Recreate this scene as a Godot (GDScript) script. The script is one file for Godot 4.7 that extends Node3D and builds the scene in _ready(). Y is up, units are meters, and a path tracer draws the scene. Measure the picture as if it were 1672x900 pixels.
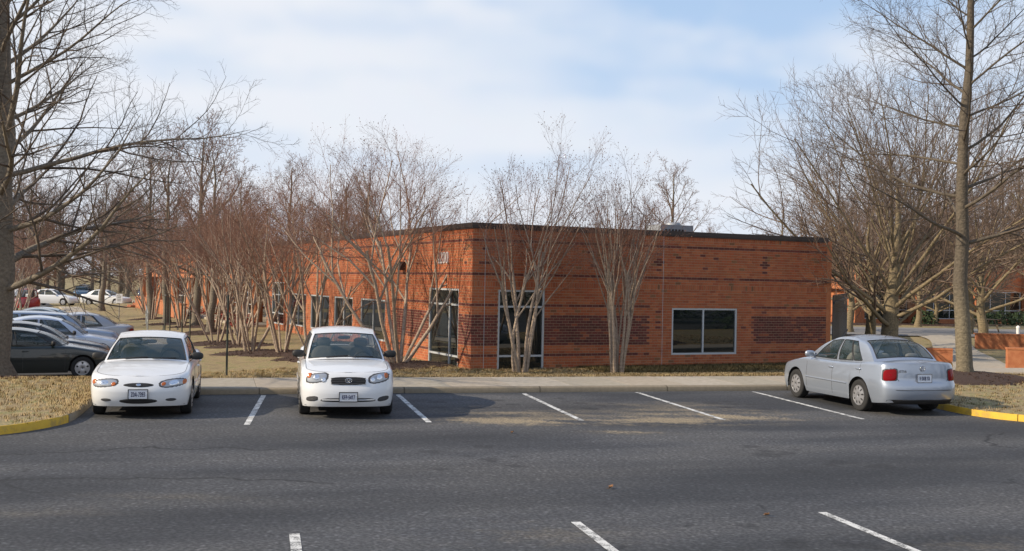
extends Node3D
# A brick office building beside a parking lot on a low winter sun. Camera stands at the origin, looks along -Z; depth D means z = -D.

const CORNER := Vector3(-1.14, 0.0, -31.6)
const TURN := 25.0
const RD := Vector3(0.9063, 0, -0.4226)   # along the shaded wall
const LD := Vector3(-0.4226, 0, -0.9063)  # along the sunlit wall
const NL := Vector3(-0.9063, 0, 0.4226)   # out of the sunlit wall
const KO := Vector3(0.05, 0, -24.39)      # a point at the foot of the long kerb
const KE := Vector3(0.9664, 0, -0.2571)   # along the kerb
const KN := Vector3(-0.2571, 0, -0.9664)  # from the kerb to the lawn
const C := 0.0813                         # one brick course

class MB:
	var v := PackedVector3Array()
	var n := PackedVector3Array()
	var c := PackedColorArray()
	var uv := PackedVector2Array()
	var idx := PackedInt32Array()
	var col := Color(1, 1, 1)
	func vert(p: Vector3, nn: Vector3, t := Vector2.ZERO) -> int:
		v.append(p); n.append(nn); c.append(col); uv.append(t)
		return v.size() - 1
	func face(a: int, b: int, d: int) -> void:
		if (v[d] - v[a]).cross(v[b] - v[a]).dot(n[a] + n[b] + n[d]) < 0.0:
			idx.append(a); idx.append(d); idx.append(b)
		else:
			idx.append(a); idx.append(b); idx.append(d)
	func quad(a: Vector3, b: Vector3, d: Vector3, e: Vector3, nn: Vector3) -> void:
		var i := vert(a, nn, Vector2(0, 0)); vert(b, nn, Vector2(1, 0)); vert(d, nn, Vector2(1, 1)); vert(e, nn, Vector2(0, 1))
		face(i, i + 1, i + 2); face(i, i + 2, i + 3)
	func box(o: Vector3, ex: Vector3, ey: Vector3, ez: Vector3, back := true) -> void:
		# o is the low corner, ex, ey, ez the edges
		var nx := ex.normalized(); var ny := ey.normalized(); var nz := ez.normalized()
		quad(o + ez, o + ex + ez, o + ex + ey + ez, o + ey + ez, nz)
		quad(o, o + ey, o + ey + ez, o + ez, -nx)
		quad(o + ex, o + ex + ey, o + ex + ey + ez, o + ex + ez, nx)
		quad(o + ey, o + ex + ey, o + ex + ey + ez, o + ey + ez, ny)
		quad(o, o + ex, o + ex + ez, o + ez, -ny)
		if back: quad(o, o + ex, o + ex + ey, o + ey, -nz)
	func cbox(at: Vector3, size: Vector3, basis := Basis.IDENTITY) -> void:
		box(at - basis * (size / 2), basis.x * size.x, basis.y * size.y, basis.z * size.z)
	func tube(path: PackedVector3Array, radii: PackedFloat32Array, sides: int, cap := false) -> void:
		var first := v.size()
		var up := Vector3.UP
		var last := path.size() - 1
		var d0 := (path[1] - path[0]).normalized()
		if absf(d0.y) > 0.9: up = Vector3.RIGHT
		var a := d0.cross(up).normalized()
		for i in path.size():
			var d := (path[mini(i + 1, last)] - path[maxi(i - 1, 0)]).normalized()
			a = (a - d * a.dot(d)).normalized()
			var b := d.cross(a)
			for k in sides:
				var th := TAU * k / sides
				var nn := a * cos(th) + b * sin(th)
				v.append(path[i] + nn * radii[i]); n.append(nn); c.append(col); uv.append(Vector2(float(k) / sides, i))
		for i in last:
			for k in sides:
				var p := first + i * sides + k
				var q := first + i * sides + (k + 1) % sides
				idx.append(p); idx.append(q + sides); idx.append(q)
				idx.append(p); idx.append(p + sides); idx.append(q + sides)
		if cap:
			for e: int in [0, last]:
				var dd: Vector3 = (path[0] - path[1]).normalized() if e == 0 else (path[last] - path[last - 1]).normalized()
				var m := vert(path[e], dd)
				var f := v.size()
				for k in sides: vert(v[first + e * sides + k], dd)
				for k in sides: face(m, f + k, f + (k + 1) % sides)
	func rod(p: Vector3, q: Vector3, r: float, sides := 8, r2 := -1.0) -> void:
		tube(PackedVector3Array([p, q]), PackedFloat32Array([r, r if r2 < 0 else r2]), sides, true)
	func grid(pts: Array, centre: Callable, keep = null) -> void:
		# smooth sheet over rows of equally many points; normals point away from centre(p)
		var first := v.size()
		var h := pts.size()
		var w: int = pts[0].size()
		for i in h:
			for j in w:
				var p: Vector3 = pts[i][j]
				var du: Vector3 = pts[mini(i + 1, h - 1)][j] - pts[maxi(i - 1, 0)][j]
				var dv: Vector3 = pts[i][mini(j + 1, w - 1)] - pts[i][maxi(j - 1, 0)]
				if dv.length() < 1e-5: dv = pts[mini(i + 1, h - 1)][w - 1] - pts[mini(i + 1, h - 1)][0]
				if du.length() < 1e-5: du = pts[mini(i + 1, h - 1)][w / 2] - pts[maxi(i - 1, 0)][w / 2]
				var nn := du.cross(dv).normalized()
				if nn.length() < 0.5: nn = Vector3.UP
				if nn.dot(p - centre.call(p)) < 0: nn = -nn
				v.append(p); n.append(nn); c.append(col); uv.append(Vector2(float(j) / (w - 1), float(i) / (h - 1)))
		for i in h - 1:
			for j in w - 1:
				if keep != null and not keep.call(i, j): continue
				var a := first + i * w + j
				face(a, a + 1, a + w + 1); face(a, a + w + 1, a + w)
	func lathe(prof: Array, at: Vector3, basis: Basis, seg: int) -> void:
		# prof: [radius, along] pairs, turned round basis.y
		var pts := []
		for k in seg + 1:
			var th := TAU * k / seg
			var row := []
			for q in prof: row.append(at + basis * Vector3(cos(th) * q[0], q[1], sin(th) * q[0]))
			pts.append(row)
		var mid: float = (prof[0][1] + prof[-1][1]) / 2.0
		var ctr := at + basis * Vector3(0, mid, 0)
		grid(pts, func(_p): return ctr)
	func mesh() -> ArrayMesh:
		var m := ArrayMesh.new()
		var arr := []
		arr.resize(Mesh.ARRAY_MAX)
		arr[Mesh.ARRAY_VERTEX] = v; arr[Mesh.ARRAY_NORMAL] = n; arr[Mesh.ARRAY_COLOR] = c; arr[Mesh.ARRAY_TEX_UV] = uv; arr[Mesh.ARRAY_INDEX] = idx
		m.add_surface_from_arrays(Mesh.PRIMITIVE_TRIANGLES, arr)
		return m

var M := {}
var taken := {}

func numbered(called: String) -> String:
	var k: int = taken.get(called, 0)
	taken[called] = k + 1
	return called if k == 0 else "%s_%03d" % [called, k]
func lin(r: float, g: float, b: float) -> Color:
	return Color(r, g, b).linear_to_srgb()
func mat(r: float, g: float, b: float, rough := 0.8, metal := 0.0) -> StandardMaterial3D:
	var m := StandardMaterial3D.new()
	m.albedo_color = lin(r, g, b); m.roughness = rough; m.metallic = metal
	return m
func vmat(rough := 0.85) -> StandardMaterial3D:
	var m := StandardMaterial3D.new()
	m.vertex_color_use_as_albedo = true; m.roughness = rough
	return m
func paint(r: float, g: float, b: float, metal := 0.0) -> StandardMaterial3D:
	var m := mat(r, g, b, 0.35, metal)
	m.clearcoat_enabled = true; m.clearcoat = 1.0; m.clearcoat_roughness = 0.04
	return m
func part(called: String, mesh: Mesh, m: Material, parent: Node) -> MeshInstance3D:
	var o := MeshInstance3D.new()
	o.name = called; o.mesh = mesh; o.material_override = m
	parent.add_child(o, true)
	return o
func thing(called: String, label: String, category: String, at := Vector3.ZERO, turn := 0.0, group := "") -> Node3D:
	var o := Node3D.new()
	o.name = numbered(called); add_child(o, true)
	o.position = at; o.rotation.y = turn
	tag(o, label, category, group)
	return o
func tag(o: Node, label: String, category: String, group := "", kind := "") -> void:
	if label: o.set_meta("label", label)
	if category: o.set_meta("category", category)
	if group: o.set_meta("group", group)
	if kind: o.set_meta("kind", kind)
func copy(o: Node3D, at: Vector3, turn: float, label := "", group := "", size := 1.0) -> Node3D:
	var r: Node3D = o.duplicate()
	r.name = numbered(str(o.name).rstrip("_0123456789")); add_child(r, true)
	r.position = at; r.rotation.y = turn; r.scale = Vector3.ONE * size
	if label: r.set_meta("label", label)
	if group: r.set_meta("group", group)
	return r
func structure(called: String, mesh: Mesh, m: Material) -> MeshInstance3D:
	var o := part(numbered(called), mesh, m, self)
	o.set_meta("kind", "structure")
	return o
func at(x: float, d: float, y := 0.0) -> Vector3:
	return Vector3(x, y, -d)
func wallspot(t: float, q: float, y := 0.0) -> Vector3:
	# t along the sunlit wall, q out from it
	return CORNER + LD * t + NL * q + Vector3(0, y, 0)
func kerbspot(s: float, r: float, y := 0.0) -> Vector3:
	return KO + KE * s + KN * r + Vector3(0, y, 0)
func noise(seed_: int, freq: float, oct := 4) -> FastNoiseLite:
	var f := FastNoiseLite.new()
	f.seed = seed_; f.frequency = freq; f.fractal_octaves = oct; f.noise_type = FastNoiseLite.TYPE_SIMPLEX_SMOOTH
	return f
func tex(img: Image) -> ImageTexture:
	img.generate_mipmaps()
	return ImageTexture.create_from_image(img)
func ramp_tex(size: int, seed_: int, freq: float, oct: int, stops: Array, second := 0.0) -> ImageTexture:
	# seamless noise, recoloured by linear-colour stops [value, r, g, b]
	var a := noise(seed_, freq, oct).get_seamless_image(size, size)
	var b := noise(seed_ + 7, freq * 9.0, 2).get_seamless_image(size, size)
	var out := Image.create(size, size, false, Image.FORMAT_RGB8)
	for y in size:
		for x in size:
			var f := clampf(a.get_pixel(x, y).r * (1.0 - second) + b.get_pixel(x, y).r * second, 0, 1)
			var col := Color(stops[-1][1], stops[-1][2], stops[-1][3])
			for i in stops.size() - 1:
				if f < stops[i + 1][0]:
					var k := clampf((f - stops[i][0]) / (stops[i + 1][0] - stops[i][0]), 0, 1)
					col = Color(stops[i][1], stops[i][2], stops[i][3]).lerp(Color(stops[i + 1][1], stops[i + 1][2], stops[i + 1][3]), k)
					break
			out.set_pixel(x, y, col.linear_to_srgb())
	return tex(out)
func bump_tex(size: int, seed_: int, freq: float, oct: int, strength: float) -> ImageTexture:
	var a := noise(seed_, freq, oct).get_seamless_image(size, size)
	a.convert(Image.FORMAT_RGBA8)
	a.bump_map_to_normal_map(strength)
	return tex(a)
func world_mat(t: Texture2D, per_metre: float, rough: float, bump: Texture2D = null) -> StandardMaterial3D:
	var m := StandardMaterial3D.new()
	m.albedo_texture = t; m.roughness = rough; m.uv1_triplanar = true; m.uv1_world_triplanar = true
	m.uv1_scale = Vector3.ONE * per_metre
	if bump:
		m.normal_enabled = true; m.normal_texture = bump; m.normal_scale = 1.0
	return m
func hermite(pts: Array, x: float) -> float:
	var k := pts.size()
	if x <= pts[0][0]: return pts[0][1]
	if x >= pts[k - 1][0]: return pts[k - 1][1]
	for i in k - 1:
		if x < pts[i + 1][0]:
			var w: float = pts[i + 1][0] - pts[i][0]
			var s: float = (pts[i + 1][1] - pts[i][1]) / w
			var m0 := s
			var m1 := s
			if i > 0:
				var sp: float = (pts[i][1] - pts[i - 1][1]) / (pts[i][0] - pts[i - 1][0])
				m0 = 0.0 if sp * s <= 0 else 2.0 * sp * s / (sp + s)
			if i < k - 2:
				var sn: float = (pts[i + 2][1] - pts[i + 1][1]) / (pts[i + 2][0] - pts[i + 1][0])
				m1 = 0.0 if sn * s <= 0 else 2.0 * sn * s / (sn + s)
			var t: float = (x - pts[i][0]) / w
			return (2 * t * t * t - 3 * t * t + 1) * pts[i][1] + (t * t * t - 2 * t * t + t) * w * m0 + (-2 * t * t * t + 3 * t * t) * pts[i + 1][1] + (t * t * t - t * t) * w * m1
	return 0.0
# ---------------------------------------------------------------- cars
class CarShape:
	var p: Dictionary
	var host
	func _init(params: Dictionary, h):
		p = params; host = h
	func topf(l: float) -> float: return host.hermite(p.top, l)
	func botf(l: float) -> float:
		var b: float = host.hermite(p.bottom, l)
		for w: float in p.wheels:
			var d: float = absf(l - w)
			if d < p.arch: b = maxf(b, p.hub + sqrt(p.arch * p.arch - d * d))
		return b
	func ul(l: float) -> float: return 1.0 + (l - p.rf) / (p.L - p.rf - p.rr)
	func uf(f: float) -> float: return 2.0 / PI * asin(pow(absf(f), p.n / 2.0)) * signf(f)
	func surf(su: float, h: float) -> Vector3:
		var side := -1.0 if su < 0 else 1.0
		var u := absf(su)
		var l := 0.0
		var lat := 1.0
		if u <= 1.0:
			var a := u * PI / 2
			l = p.rf - (p.rf - host.hermite(p.nose, h)) * pow(maxf(cos(a), 0.0), 2.0 / p.n)
			lat = pow(sin(a), 2.0 / p.n)
		elif u <= 2.0:
			l = lerpf(p.rf, p.L - p.rr, u - 1.0)
		else:
			var a := (u - 2.0) * PI / 2
			l = p.L - p.rr + (p.rr - host.hermite(p.tail, h)) * pow(sin(a), 2.0 / p.n)
			lat = pow(maxf(cos(a), 0.0), 2.0 / p.n)
		var e := maxf(topf(l) - h, 0.0)
		var rc: float = p.rc
		var inset := rc * (1.0 - sqrt(maxf(0.0, 1.0 - pow((rc - e) / rc, 2.0)))) if e < rc else 0.0
		var k: float = (l - p.L / 2) / (p.L / 2)
		var hw: float = p.W / 2 * host.hermite(p.girth, h) * (1.0 - 0.05 * k * k) - inset
		return Vector3(side * lat * hw, h, p.L / 2 - l)
	func edge(su: float) -> Vector3:
		var q := surf(su, topf(p.L * 0.5))
		var l: float = p.L / 2 - q.z
		q = surf(su, topf(l))
		return surf(su, topf(p.L / 2 - q.z))
	func belt(l: float) -> Vector3:
		var e := edge(clampf(ul(l), 0, 3))
		e.x -= 0.015
		return e
	func rail(t: float) -> Vector3:
		var h: float = lerpf(p.hA, p.hC, t) + (p.hM - (p.hA + p.hC) / 2) * 4.0 * t * (1.0 - t)
		return Vector3(lerpf(p.wA, p.wC, t) + 0.03 * 4.0 * t * (1.0 - t), h, p.L / 2 - lerpf(p.la, p.lr, t))
	func crown(l: float) -> float: return p.crown * smoothstep(0.0, 0.5, l) * smoothstep(0.0, 0.4, p.L - l)
	func shield(s: float, t: float) -> Vector3:
		var q := belt(p.lc).lerp(rail(0), t)
		q.y += 0.05 * sin(PI * t)
		return Vector3(q.x * s, q.y + lerpf(crown(p.lc), 0.035, t) * (1 - s * s), q.z + lerpf(0.2, 0.09, t) * (1 - s * s))
	func backlite(s: float, t: float) -> Vector3:
		var q := belt(p.ld).lerp(rail(1), t)
		q.y += p.get("backbow", 0.05) * sin(PI * t)
		return Vector3(q.x * s, q.y + lerpf(crown(p.ld), 0.035, t) * (1 - s * s), q.z - lerpf(0.12, 0.07, t) * (1 - s * s))
	func roof(s: float, t: float) -> Vector3:
		var q := rail(t)
		return Vector3(q.x * s, q.y + (0.035 + 0.02 * sin(PI * t)) * (1 - s * s), q.z + lerpf(0.09, -0.07, t) * (1 - s * s))
	func flank(s: float, t: float, side: float) -> Vector3:
		var b := belt(lerpf(p.lc, p.ld, s))
		var q := b.lerp(rail(s), t)
		q.y += sin(PI * t) * (0.05 * (1.0 - smoothstep(0.0, 0.2, s)) + p.get("backbow", 0.05) * smoothstep(0.8, 1.0, s))
		q.x += 0.05 * sin(PI * t) * sin(PI * clampf(s, 0.0, 1.0))
		return Vector3(q.x * side, q.y, q.z)

func spread(marks: Array, step: float) -> Array:
	var out := [marks[0]]
	for i in marks.size() - 1:
		var k := maxi(1, int(ceil((marks[i + 1] - marks[i]) / step)))
		for j in k: out.append(lerpf(marks[i], marks[i + 1], float(j + 1) / k))
	return out
func sheet(f: Callable, ss: Array, ts: Array, keep = null, ctr = null) -> ArrayMesh:
	var mb := MB.new()
	var pts := []
	for t in ts:
		var row := []
		for s in ss: row.append(f.call(s, t))
		pts.append(row)
	mb.grid(pts, ctr if ctr != null else func(q): return Vector3(0, 0.5, q.z * 0.7), keep)
	return mb.mesh()
func blob(cs: CarShape, f: float, h: float, df: float, dh: float, shear: float, pw: float, off: float, rear := false, rings := 5) -> ArrayMesh:
	# a rounded patch that follows the skin of the car, set proud of it by off
	var mb := MB.new()
	var pts := []
	for r in rings + 1:
		var row := []
		for k in 29:
			var th := TAU * k / 28.0
			var a := signf(cos(th)) * pow(absf(cos(th)), 2.0 / pw) * r / rings
			var b := signf(sin(th)) * pow(absf(sin(th)), 2.0 / pw) * r / rings
			var ff := clampf(f + a * df, -0.999, 0.999)
			var hh := h + b * dh + shear * a * dh
			var su := cs.uf(ff)
			if rear: su = (3.0 - absf(su)) * (-1.0 if ff < 0 else 1.0)
			var q := cs.surf(su, hh)
			var e := 0.004
			var sgn := -1.0 if rear else 1.0
			var du := cs.surf(su + e * sgn, hh) - cs.surf(su - e * sgn, hh)
			if absf(su) < 0.01 or absf(su) > 2.99: du = Vector3(1, 0, 0)
			var dv := cs.surf(su, hh + 0.01) - cs.surf(su, hh - 0.01)
			var nn := du.cross(dv).normalized()
			if nn.dot(Vector3(q.x, 0, q.z)) < 0: nn = -nn
			row.append(q + nn * off * (1.0 if r < rings else -0.5))
		pts.append(row)
	mb.grid(pts, func(q): return Vector3(0, q.y, q.z * 0.6))
	return mb.mesh()
func ellipsoid(mb: MB, ctr: Vector3, r: Vector3, basis := Basis.IDENTITY, pw := 2.0) -> void:
	var pts := []
	for i in 11:
		var row := []
		var ph := PI * i / 10.0
		for k in 17:
			var th := TAU * k / 16.0
			var d := Vector3(sin(ph) * cos(th), cos(ph), sin(ph) * sin(th))
			d = Vector3(signf(d.x) * pow(absf(d.x), 2.0 / pw), signf(d.y) * pow(absf(d.y), 2.0 / pw), signf(d.z) * pow(absf(d.z), 2.0 / pw))
			row.append(ctr + basis * (d * r))
		pts.append(row)
	mb.grid(pts, func(_q): return ctr)
func wheel_meshes(r: float, rimr: float, holes: int, width: float) -> Array:
	# axis along x, outer face at +x
	var b := Basis(Vector3(0, 0, 1), Vector3(1, 0, 0), Vector3(0, 1, 0))
	var t := MB.new()
	var w := width / 2
	t.lathe([[rimr - 0.01, w * 0.7], [rimr, w * 0.92], [r * 0.9, w], [r * 0.975, w * 0.86], [r, w * 0.6], [r, 0], [r, -w * 0.6], [r * 0.97, -w * 0.9], [r * 0.88, -w], [rimr, -w], [0.05, -w * 0.8]], Vector3.ZERO, b, 36)
	var m := MB.new()
	m.lathe([[rimr, w * 0.9], [rimr * 0.96, w * 0.98], [rimr * 0.9, w * 0.86], [rimr * 0.6, w * 1.02], [rimr * 0.3, w * 1.06], [rimr * 0.22, w * 0.95], [0.002, w * 0.97]], Vector3.ZERO, b, 36)
	var s := MB.new()
	for k in holes:
		var th := TAU * k / holes
		var o := Vector3(0, cos(th), sin(th)); var d := Vector3(0, -sin(th), cos(th))
		var a := rimr * 0.8; var c := rimr * 0.56; var x := w * 0.96
		var hw := rimr * 0.42 / holes * 3.0
		var pa := Vector3(x + 0.002, 0, 0); var pb := Vector3(x + 0.012, 0, 0)
		var i0 := s.v.size()
		for q: Array in [[a, -0.5, pa], [a * 1.07, 0, pa], [a, 0.5, pa], [(a + c) / 2, 0.55, pa], [c, 0.25, pb], [c * 0.96, 0, pb], [c, -0.25, pb], [(a + c) / 2, -0.55, pa]]:
			s.vert(q[2] + o * float(q[0]) + d * float(q[1]) * hw, Vector3(1, 0, 0))
		for q in 6: s.face(i0, i0 + q + 1, i0 + q + 2)
	return [t.mesh(), m.mesh(), s.mesh()]

func lettering(s: String, height: float, depth: float, serif := false) -> TextMesh:
	var t := TextMesh.new()
	var f := SystemFont.new()
	f.font_names = PackedStringArray(["Droid Serif" if serif else "Droid Sans"])
	f.font_weight = 400 if serif else 700
	t.font = f; t.text = s; t.font_size = 64; t.depth = depth
	t.pixel_size = height / 46.0
	return t
func plate(root: Node3D, cs: CarShape, h: float, words: String, back: Color, ink: Color, rear: bool, squeeze := 0.5) -> void:
	var q := cs.surf(2.999 if rear else 0.0, h)
	var dir := -1.0 if rear else 1.0
	var n := Node3D.new()
	n.name = "licence_plate"; root.add_child(n, true)
	n.position = Vector3(0, h, q.z + dir * 0.028)
	if rear: n.rotation.y = PI
	var m := MB.new(); m.cbox(Vector3.ZERO, Vector3(0.305, 0.152, 0.008))
	var bm := StandardMaterial3D.new(); bm.albedo_color = back; bm.roughness = 0.5
	part("plate_sheet", m.mesh(), bm, n)
	m = MB.new()
	for e: Array in [[0, 0.08, 0.325, 0.012], [0, -0.08, 0.325, 0.012], [0.157, 0, 0.012, 0.172], [-0.157, 0, 0.012, 0.172]]:
		m.cbox(Vector3(e[0], e[1], 0.002), Vector3(e[2], e[3], 0.014))
	part("plate_frame", m.mesh(), M.chrome if rear else M.rubber, n)
	var im := StandardMaterial3D.new(); im.albedo_color = ink; im.roughness = 0.6
	var t := part("plate_lettering", lettering(words, 0.075, 0.004), im, n)
	t.position = Vector3(0, -0.004, 0.0065); t.scale = Vector3(squeeze, 1, 1)

func make_car(p: Dictionary, label: String, group: String, where: Vector3, heading: Vector2) -> Node3D:
	# heading is (x, z) in the world
	var root := thing(p.get("called", "parked_car"), label, p.get("category", "car"), where, atan2(heading.x, heading.y), group)
	p.merge({"n": 2.8, "rf": 0.55, "rr": 0.5, "rc": 0.07, "crown": 0.05, "arch": 0.36, "hub": 0.31, "tyre": 0.305, "rim": 0.2, "holes": 7, "wA": 0.56, "wC": 0.55, "fine": true,
		"girth": [[0.15, 0.93], [0.35, 0.985], [0.55, 1.0], [0.75, 0.985], [1.0, 0.95], [1.3, 0.93]],
		"nose": [[0.15, 0.12], [0.3, 0.03], [0.45, 0.0], [0.6, 0.05], [0.8, 0.2]], "tail": [[0.2, 0.1], [0.4, 0.01], [0.6, 0.02], [0.8, 0.05], [1.0, 0.09], [1.1, 0.14]]})
	var cs := CarShape.new(p, self)
	var fine: bool = p.fine
	var pm: Material = p.paint
	# skin of the two sides with the ends
	var us := []
	var nq := 12 if fine else 6
	for i in nq + 1: us.append(float(i) / nq)
	var ns := 64 if fine else 30
	for i in ns: us.append(1.0 + float(i + 1) / ns)
	for i in nq: us.append(2.0 + float(i + 1) / nq)
	var rows := 12 if fine else 7
	var skin := MB.new()
	for side: float in [1.0, -1.0]:
		var pts := []
		for u: float in us:
			var l: float = p.L / 2 - cs.surf(u, 0.6).z
			var b := cs.botf(l)
			var tp := cs.edge(u).y
			var row := []
			for j in rows + 1:
				var q := cs.surf(u, lerpf(b, tp, 1.0 - pow(1.0 - float(j) / rows, 1.5)))
				row.append(Vector3(q.x * side, q.y, q.z))
			pts.append(row)
		skin.grid(pts, func(q): return Vector3(0, q.y * 0.8 + 0.1, q.z * 0.75))
	part("body", skin.mesh(), pm, root)
	# bonnet and boot lid
	for lid: Array in [["hood", 0.0, cs.ul(p.lc + 0.12)], ["boot_lid", cs.ul(p.ld - 0.15), 3.0]]:
		var uu := []
		for u: float in us:
			if u > lid[1] and u < lid[2]: uu.append(u)
		uu.push_front(lid[1]); uu.append(lid[2])
		var vv := spread([-1.0, 1.0], 0.14)
		part(lid[0], sheet(func(s, u):
			var e := cs.edge(u)
			return Vector3(e.x * s, e.y + cs.crown(p.L / 2 - e.z) * (1 - s * s), e.z), vv, uu, null, func(q): return q - Vector3(0, 1, 0)), pm, root)
	# roof, pillars and glass
	part("roof", sheet(cs.roof, spread([-1.0, 1.0], 0.2), spread([0.0, 1.0], 0.1)), pm, root)
	var gm: Material = p.get("glass", M.car_glass)
	var ends := [["windshield", cs.shield, 0.06, 0.94, 0.05, 0.93], ["rear_window", cs.backlite, 0.1, 0.9, 0.08, 0.9]]
	for e: Array in ends:
		var f: Callable = e[1]
		var sb := spread([-1.0, -1.0 + e[2], 1.0 - e[2], 1.0], 0.15)
		var tb := spread([0.0, e[4], e[5], 1.0], 0.12)
		part("pillar", sheet(f, sb, tb, func(i, j): return not (sb[j] >= -1.0 + e[2] - 1e-4 and sb[j + 1] <= 1.0 - e[2] + 1e-4 and tb[i] >= e[4] - 1e-4 and tb[i + 1] <= e[5] + 1e-4)), M.rubber if p.get("dark_frame", false) else pm, root)
		part(e[0], sheet(f, spread([-1.0 + e[2], 1.0 - e[2]], 0.12), spread([e[4], e[5]], 0.12)), gm, root)
		var tr := MB.new()
		for k: Array in [[-1.0 + e[2], e[4], 1.0 - e[2], e[4]], [1.0 - e[2], e[4], 1.0 - e[2], e[5]], [1.0 - e[2], e[5], -1.0 + e[2], e[5]], [-1.0 + e[2], e[5], -1.0 + e[2], e[4]]]:
			var path := PackedVector3Array(); var rad := PackedFloat32Array()
			for i in 9:
				path.append(f.call(lerpf(k[0], k[2], i / 8.0), lerpf(k[1], k[3], i / 8.0))); rad.append(0.011)
			tr.tube(path, rad, 5)
		part("window_seal", tr.mesh(), M.rubber, root)
	for side: float in [1.0, -1.0]:
		var wins: Array = p.get("windows", [[0.1, 0.47], [0.52, 0.82]])
		var f := func(s, t): return cs.flank(s, t, side)
		var marks := [0.0]
		for w in wins: marks.append_array(w)
		marks.append(1.0)
		var sb := spread(marks, 0.05)
		var tb := spread([0.0, 0.07, 0.88, 1.0], 0.14)
		part("pillar", sheet(f, sb, tb, func(i, j):
			if tb[i] < 0.07 - 1e-4 or tb[i + 1] > 0.88 + 1e-4: return true
			for w in wins:
				if sb[j] >= w[0] - 1e-4 and sb[j + 1] <= w[1] + 1e-4: return false
			return true), pm, root)
		for w in wins:
			part("side_window", sheet(f, spread([w[0], w[1]], 0.05), spread([0.07, 0.88], 0.14)), gm, root)
			var tr := MB.new()
			for k: Array in [[w[0], 0.07, w[1], 0.07], [w[1], 0.07, w[1], 0.88], [w[1], 0.88, w[0], 0.88], [w[0], 0.88, w[0], 0.07]]:
				var path := PackedVector3Array(); var rad := PackedFloat32Array()
				for i in 9:
					path.append(f.call(lerpf(k[0], k[2], i / 8.0), lerpf(k[1], k[3], i / 8.0))); rad.append(0.01)
				tr.tube(path, rad, 5)
			part("window_seal", tr.mesh(), M.rubber, root)
	# cabin
	var lo := MB.new()
	var z0: float = p.L / 2 - p.lc - 0.1
	var z1: float = p.L / 2 - p.ld + 0.1
	var wi: float = p.W / 2 - 0.13
	var hb: float = cs.topf(p.lc) - 0.05
	lo.quad(Vector3(-wi, 0.42, z0), Vector3(wi, 0.42, z0), Vector3(wi, 0.42, z1), Vector3(-wi, 0.42, z1), Vector3.UP)
	lo.quad(Vector3(-wi, 0.42, z0), Vector3(wi, 0.42, z0), Vector3(wi, hb, z0), Vector3(-wi, hb, z0), Vector3(0, 0, -1))
	lo.quad(Vector3(-wi, 0.42, z1), Vector3(wi, 0.42, z1), Vector3(wi, hb, z1), Vector3(-wi, hb, z1), Vector3(0, 0, 1))
	for s: float in [1.0, -1.0]: lo.quad(Vector3(wi * s, 0.42, z0), Vector3(wi * s, 0.42, z1), Vector3(wi * s, hb, z1), Vector3(wi * s, hb, z0), Vector3(-s, 0, 0))
	lo.cbox(Vector3(0, hb - 0.1, z0 - 0.22), Vector3(wi * 2, 0.24, 0.5))
	part("cabin_lining", lo.mesh(), M.trim, root)
	if fine:
		for k: Array in [[0.36, 1.15], [-0.36, 1.15]]:
			var st := Node3D.new(); st.name = "seat"; root.add_child(st, true)
			var zz: float = z0 - k[1]
			var m := MB.new()
			ellipsoid(m, Vector3(k[0], 0.78, zz), Vector3(0.25, 0.36, 0.09), Basis(Vector3.RIGHT, -0.2), 3.0)
			ellipsoid(m, Vector3(k[0], 0.5, zz + 0.3), Vector3(0.25, 0.1, 0.28), Basis.IDENTITY, 3.0)
			part("backrest", m.mesh(), p.get("seat_mat", M.seat), st)
			m = MB.new()
			ellipsoid(m, Vector3(k[0], 1.2, zz - 0.1), Vector3(0.14, 0.095, 0.05), Basis.IDENTITY, 3.0)
			m.rod(Vector3(k[0] - 0.05, 1.05, zz - 0.07), Vector3(k[0] - 0.05, 1.15, zz - 0.1), 0.008)
			m.rod(Vector3(k[0] + 0.05, 1.05, zz - 0.07), Vector3(k[0] + 0.05, 1.15, zz - 0.1), 0.008)
			part("headrest", m.mesh(), p.get("seat_mat", M.seat), st)
		var m := MB.new()
		ellipsoid(m, Vector3(0, 0.76, z1 + 0.3), Vector3(0.62, 0.32, 0.1), Basis(Vector3.RIGHT, -0.2), 4.0)
		for k: float in [-0.33, 0.33]: ellipsoid(m, Vector3(k, 1.08, z1 + 0.2), Vector3(0.14, 0.08, 0.05), Basis.IDENTITY, 3.0)
		part("rear_bench", m.mesh(), p.get("seat_mat", M.seat), root)
		m = MB.new()
		m.lathe([[0.17, -0.012], [0.19, 0.0], [0.17, 0.012], [0.155, 0.0], [0.17, -0.012]], Vector3(0.36, 0.9, z0 - 0.55), Basis(Vector3.RIGHT, 1.1), 20)
		m.cbox(Vector3(0.36, 0.9, z0 - 0.55), Vector3(0.3, 0.03, 0.03))
		part("steering_wheel", m.mesh(), M.trim, root)
		m = MB.new()
		ellipsoid(m, cs.shield(0, 0.82) + Vector3(0, -0.05, -0.1), Vector3(0.12, 0.035, 0.02), Basis.IDENTITY, 3.0)
		part("rear_view_mirror", m.mesh(), M.rubber, root)
		for s: float in [0.15, -0.5]:
			m = MB.new()
			var path := PackedVector3Array(); var rad := PackedFloat32Array()
			for i in 7:
				path.append(cs.shield(s + 0.55 * i / 6.0, 0.035 + 0.03 * i / 6.0) + Vector3(0, 0.012, 0.012)); rad.append(0.011)
			m.tube(path, rad, 5, true)
			part("wiper", m.mesh(), M.rubber, root)
	# floor and wheel wells
	var un := MB.new()
	un.quad(Vector3(-p.W * 0.44, 0.24, p.L / 2 - 0.25), Vector3(p.W * 0.44, 0.24, p.L / 2 - 0.25), Vector3(p.W * 0.44, 0.24, -p.L / 2 + 0.25), Vector3(-p.W * 0.44, 0.24, -p.L / 2 + 0.25), Vector3.DOWN)
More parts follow.
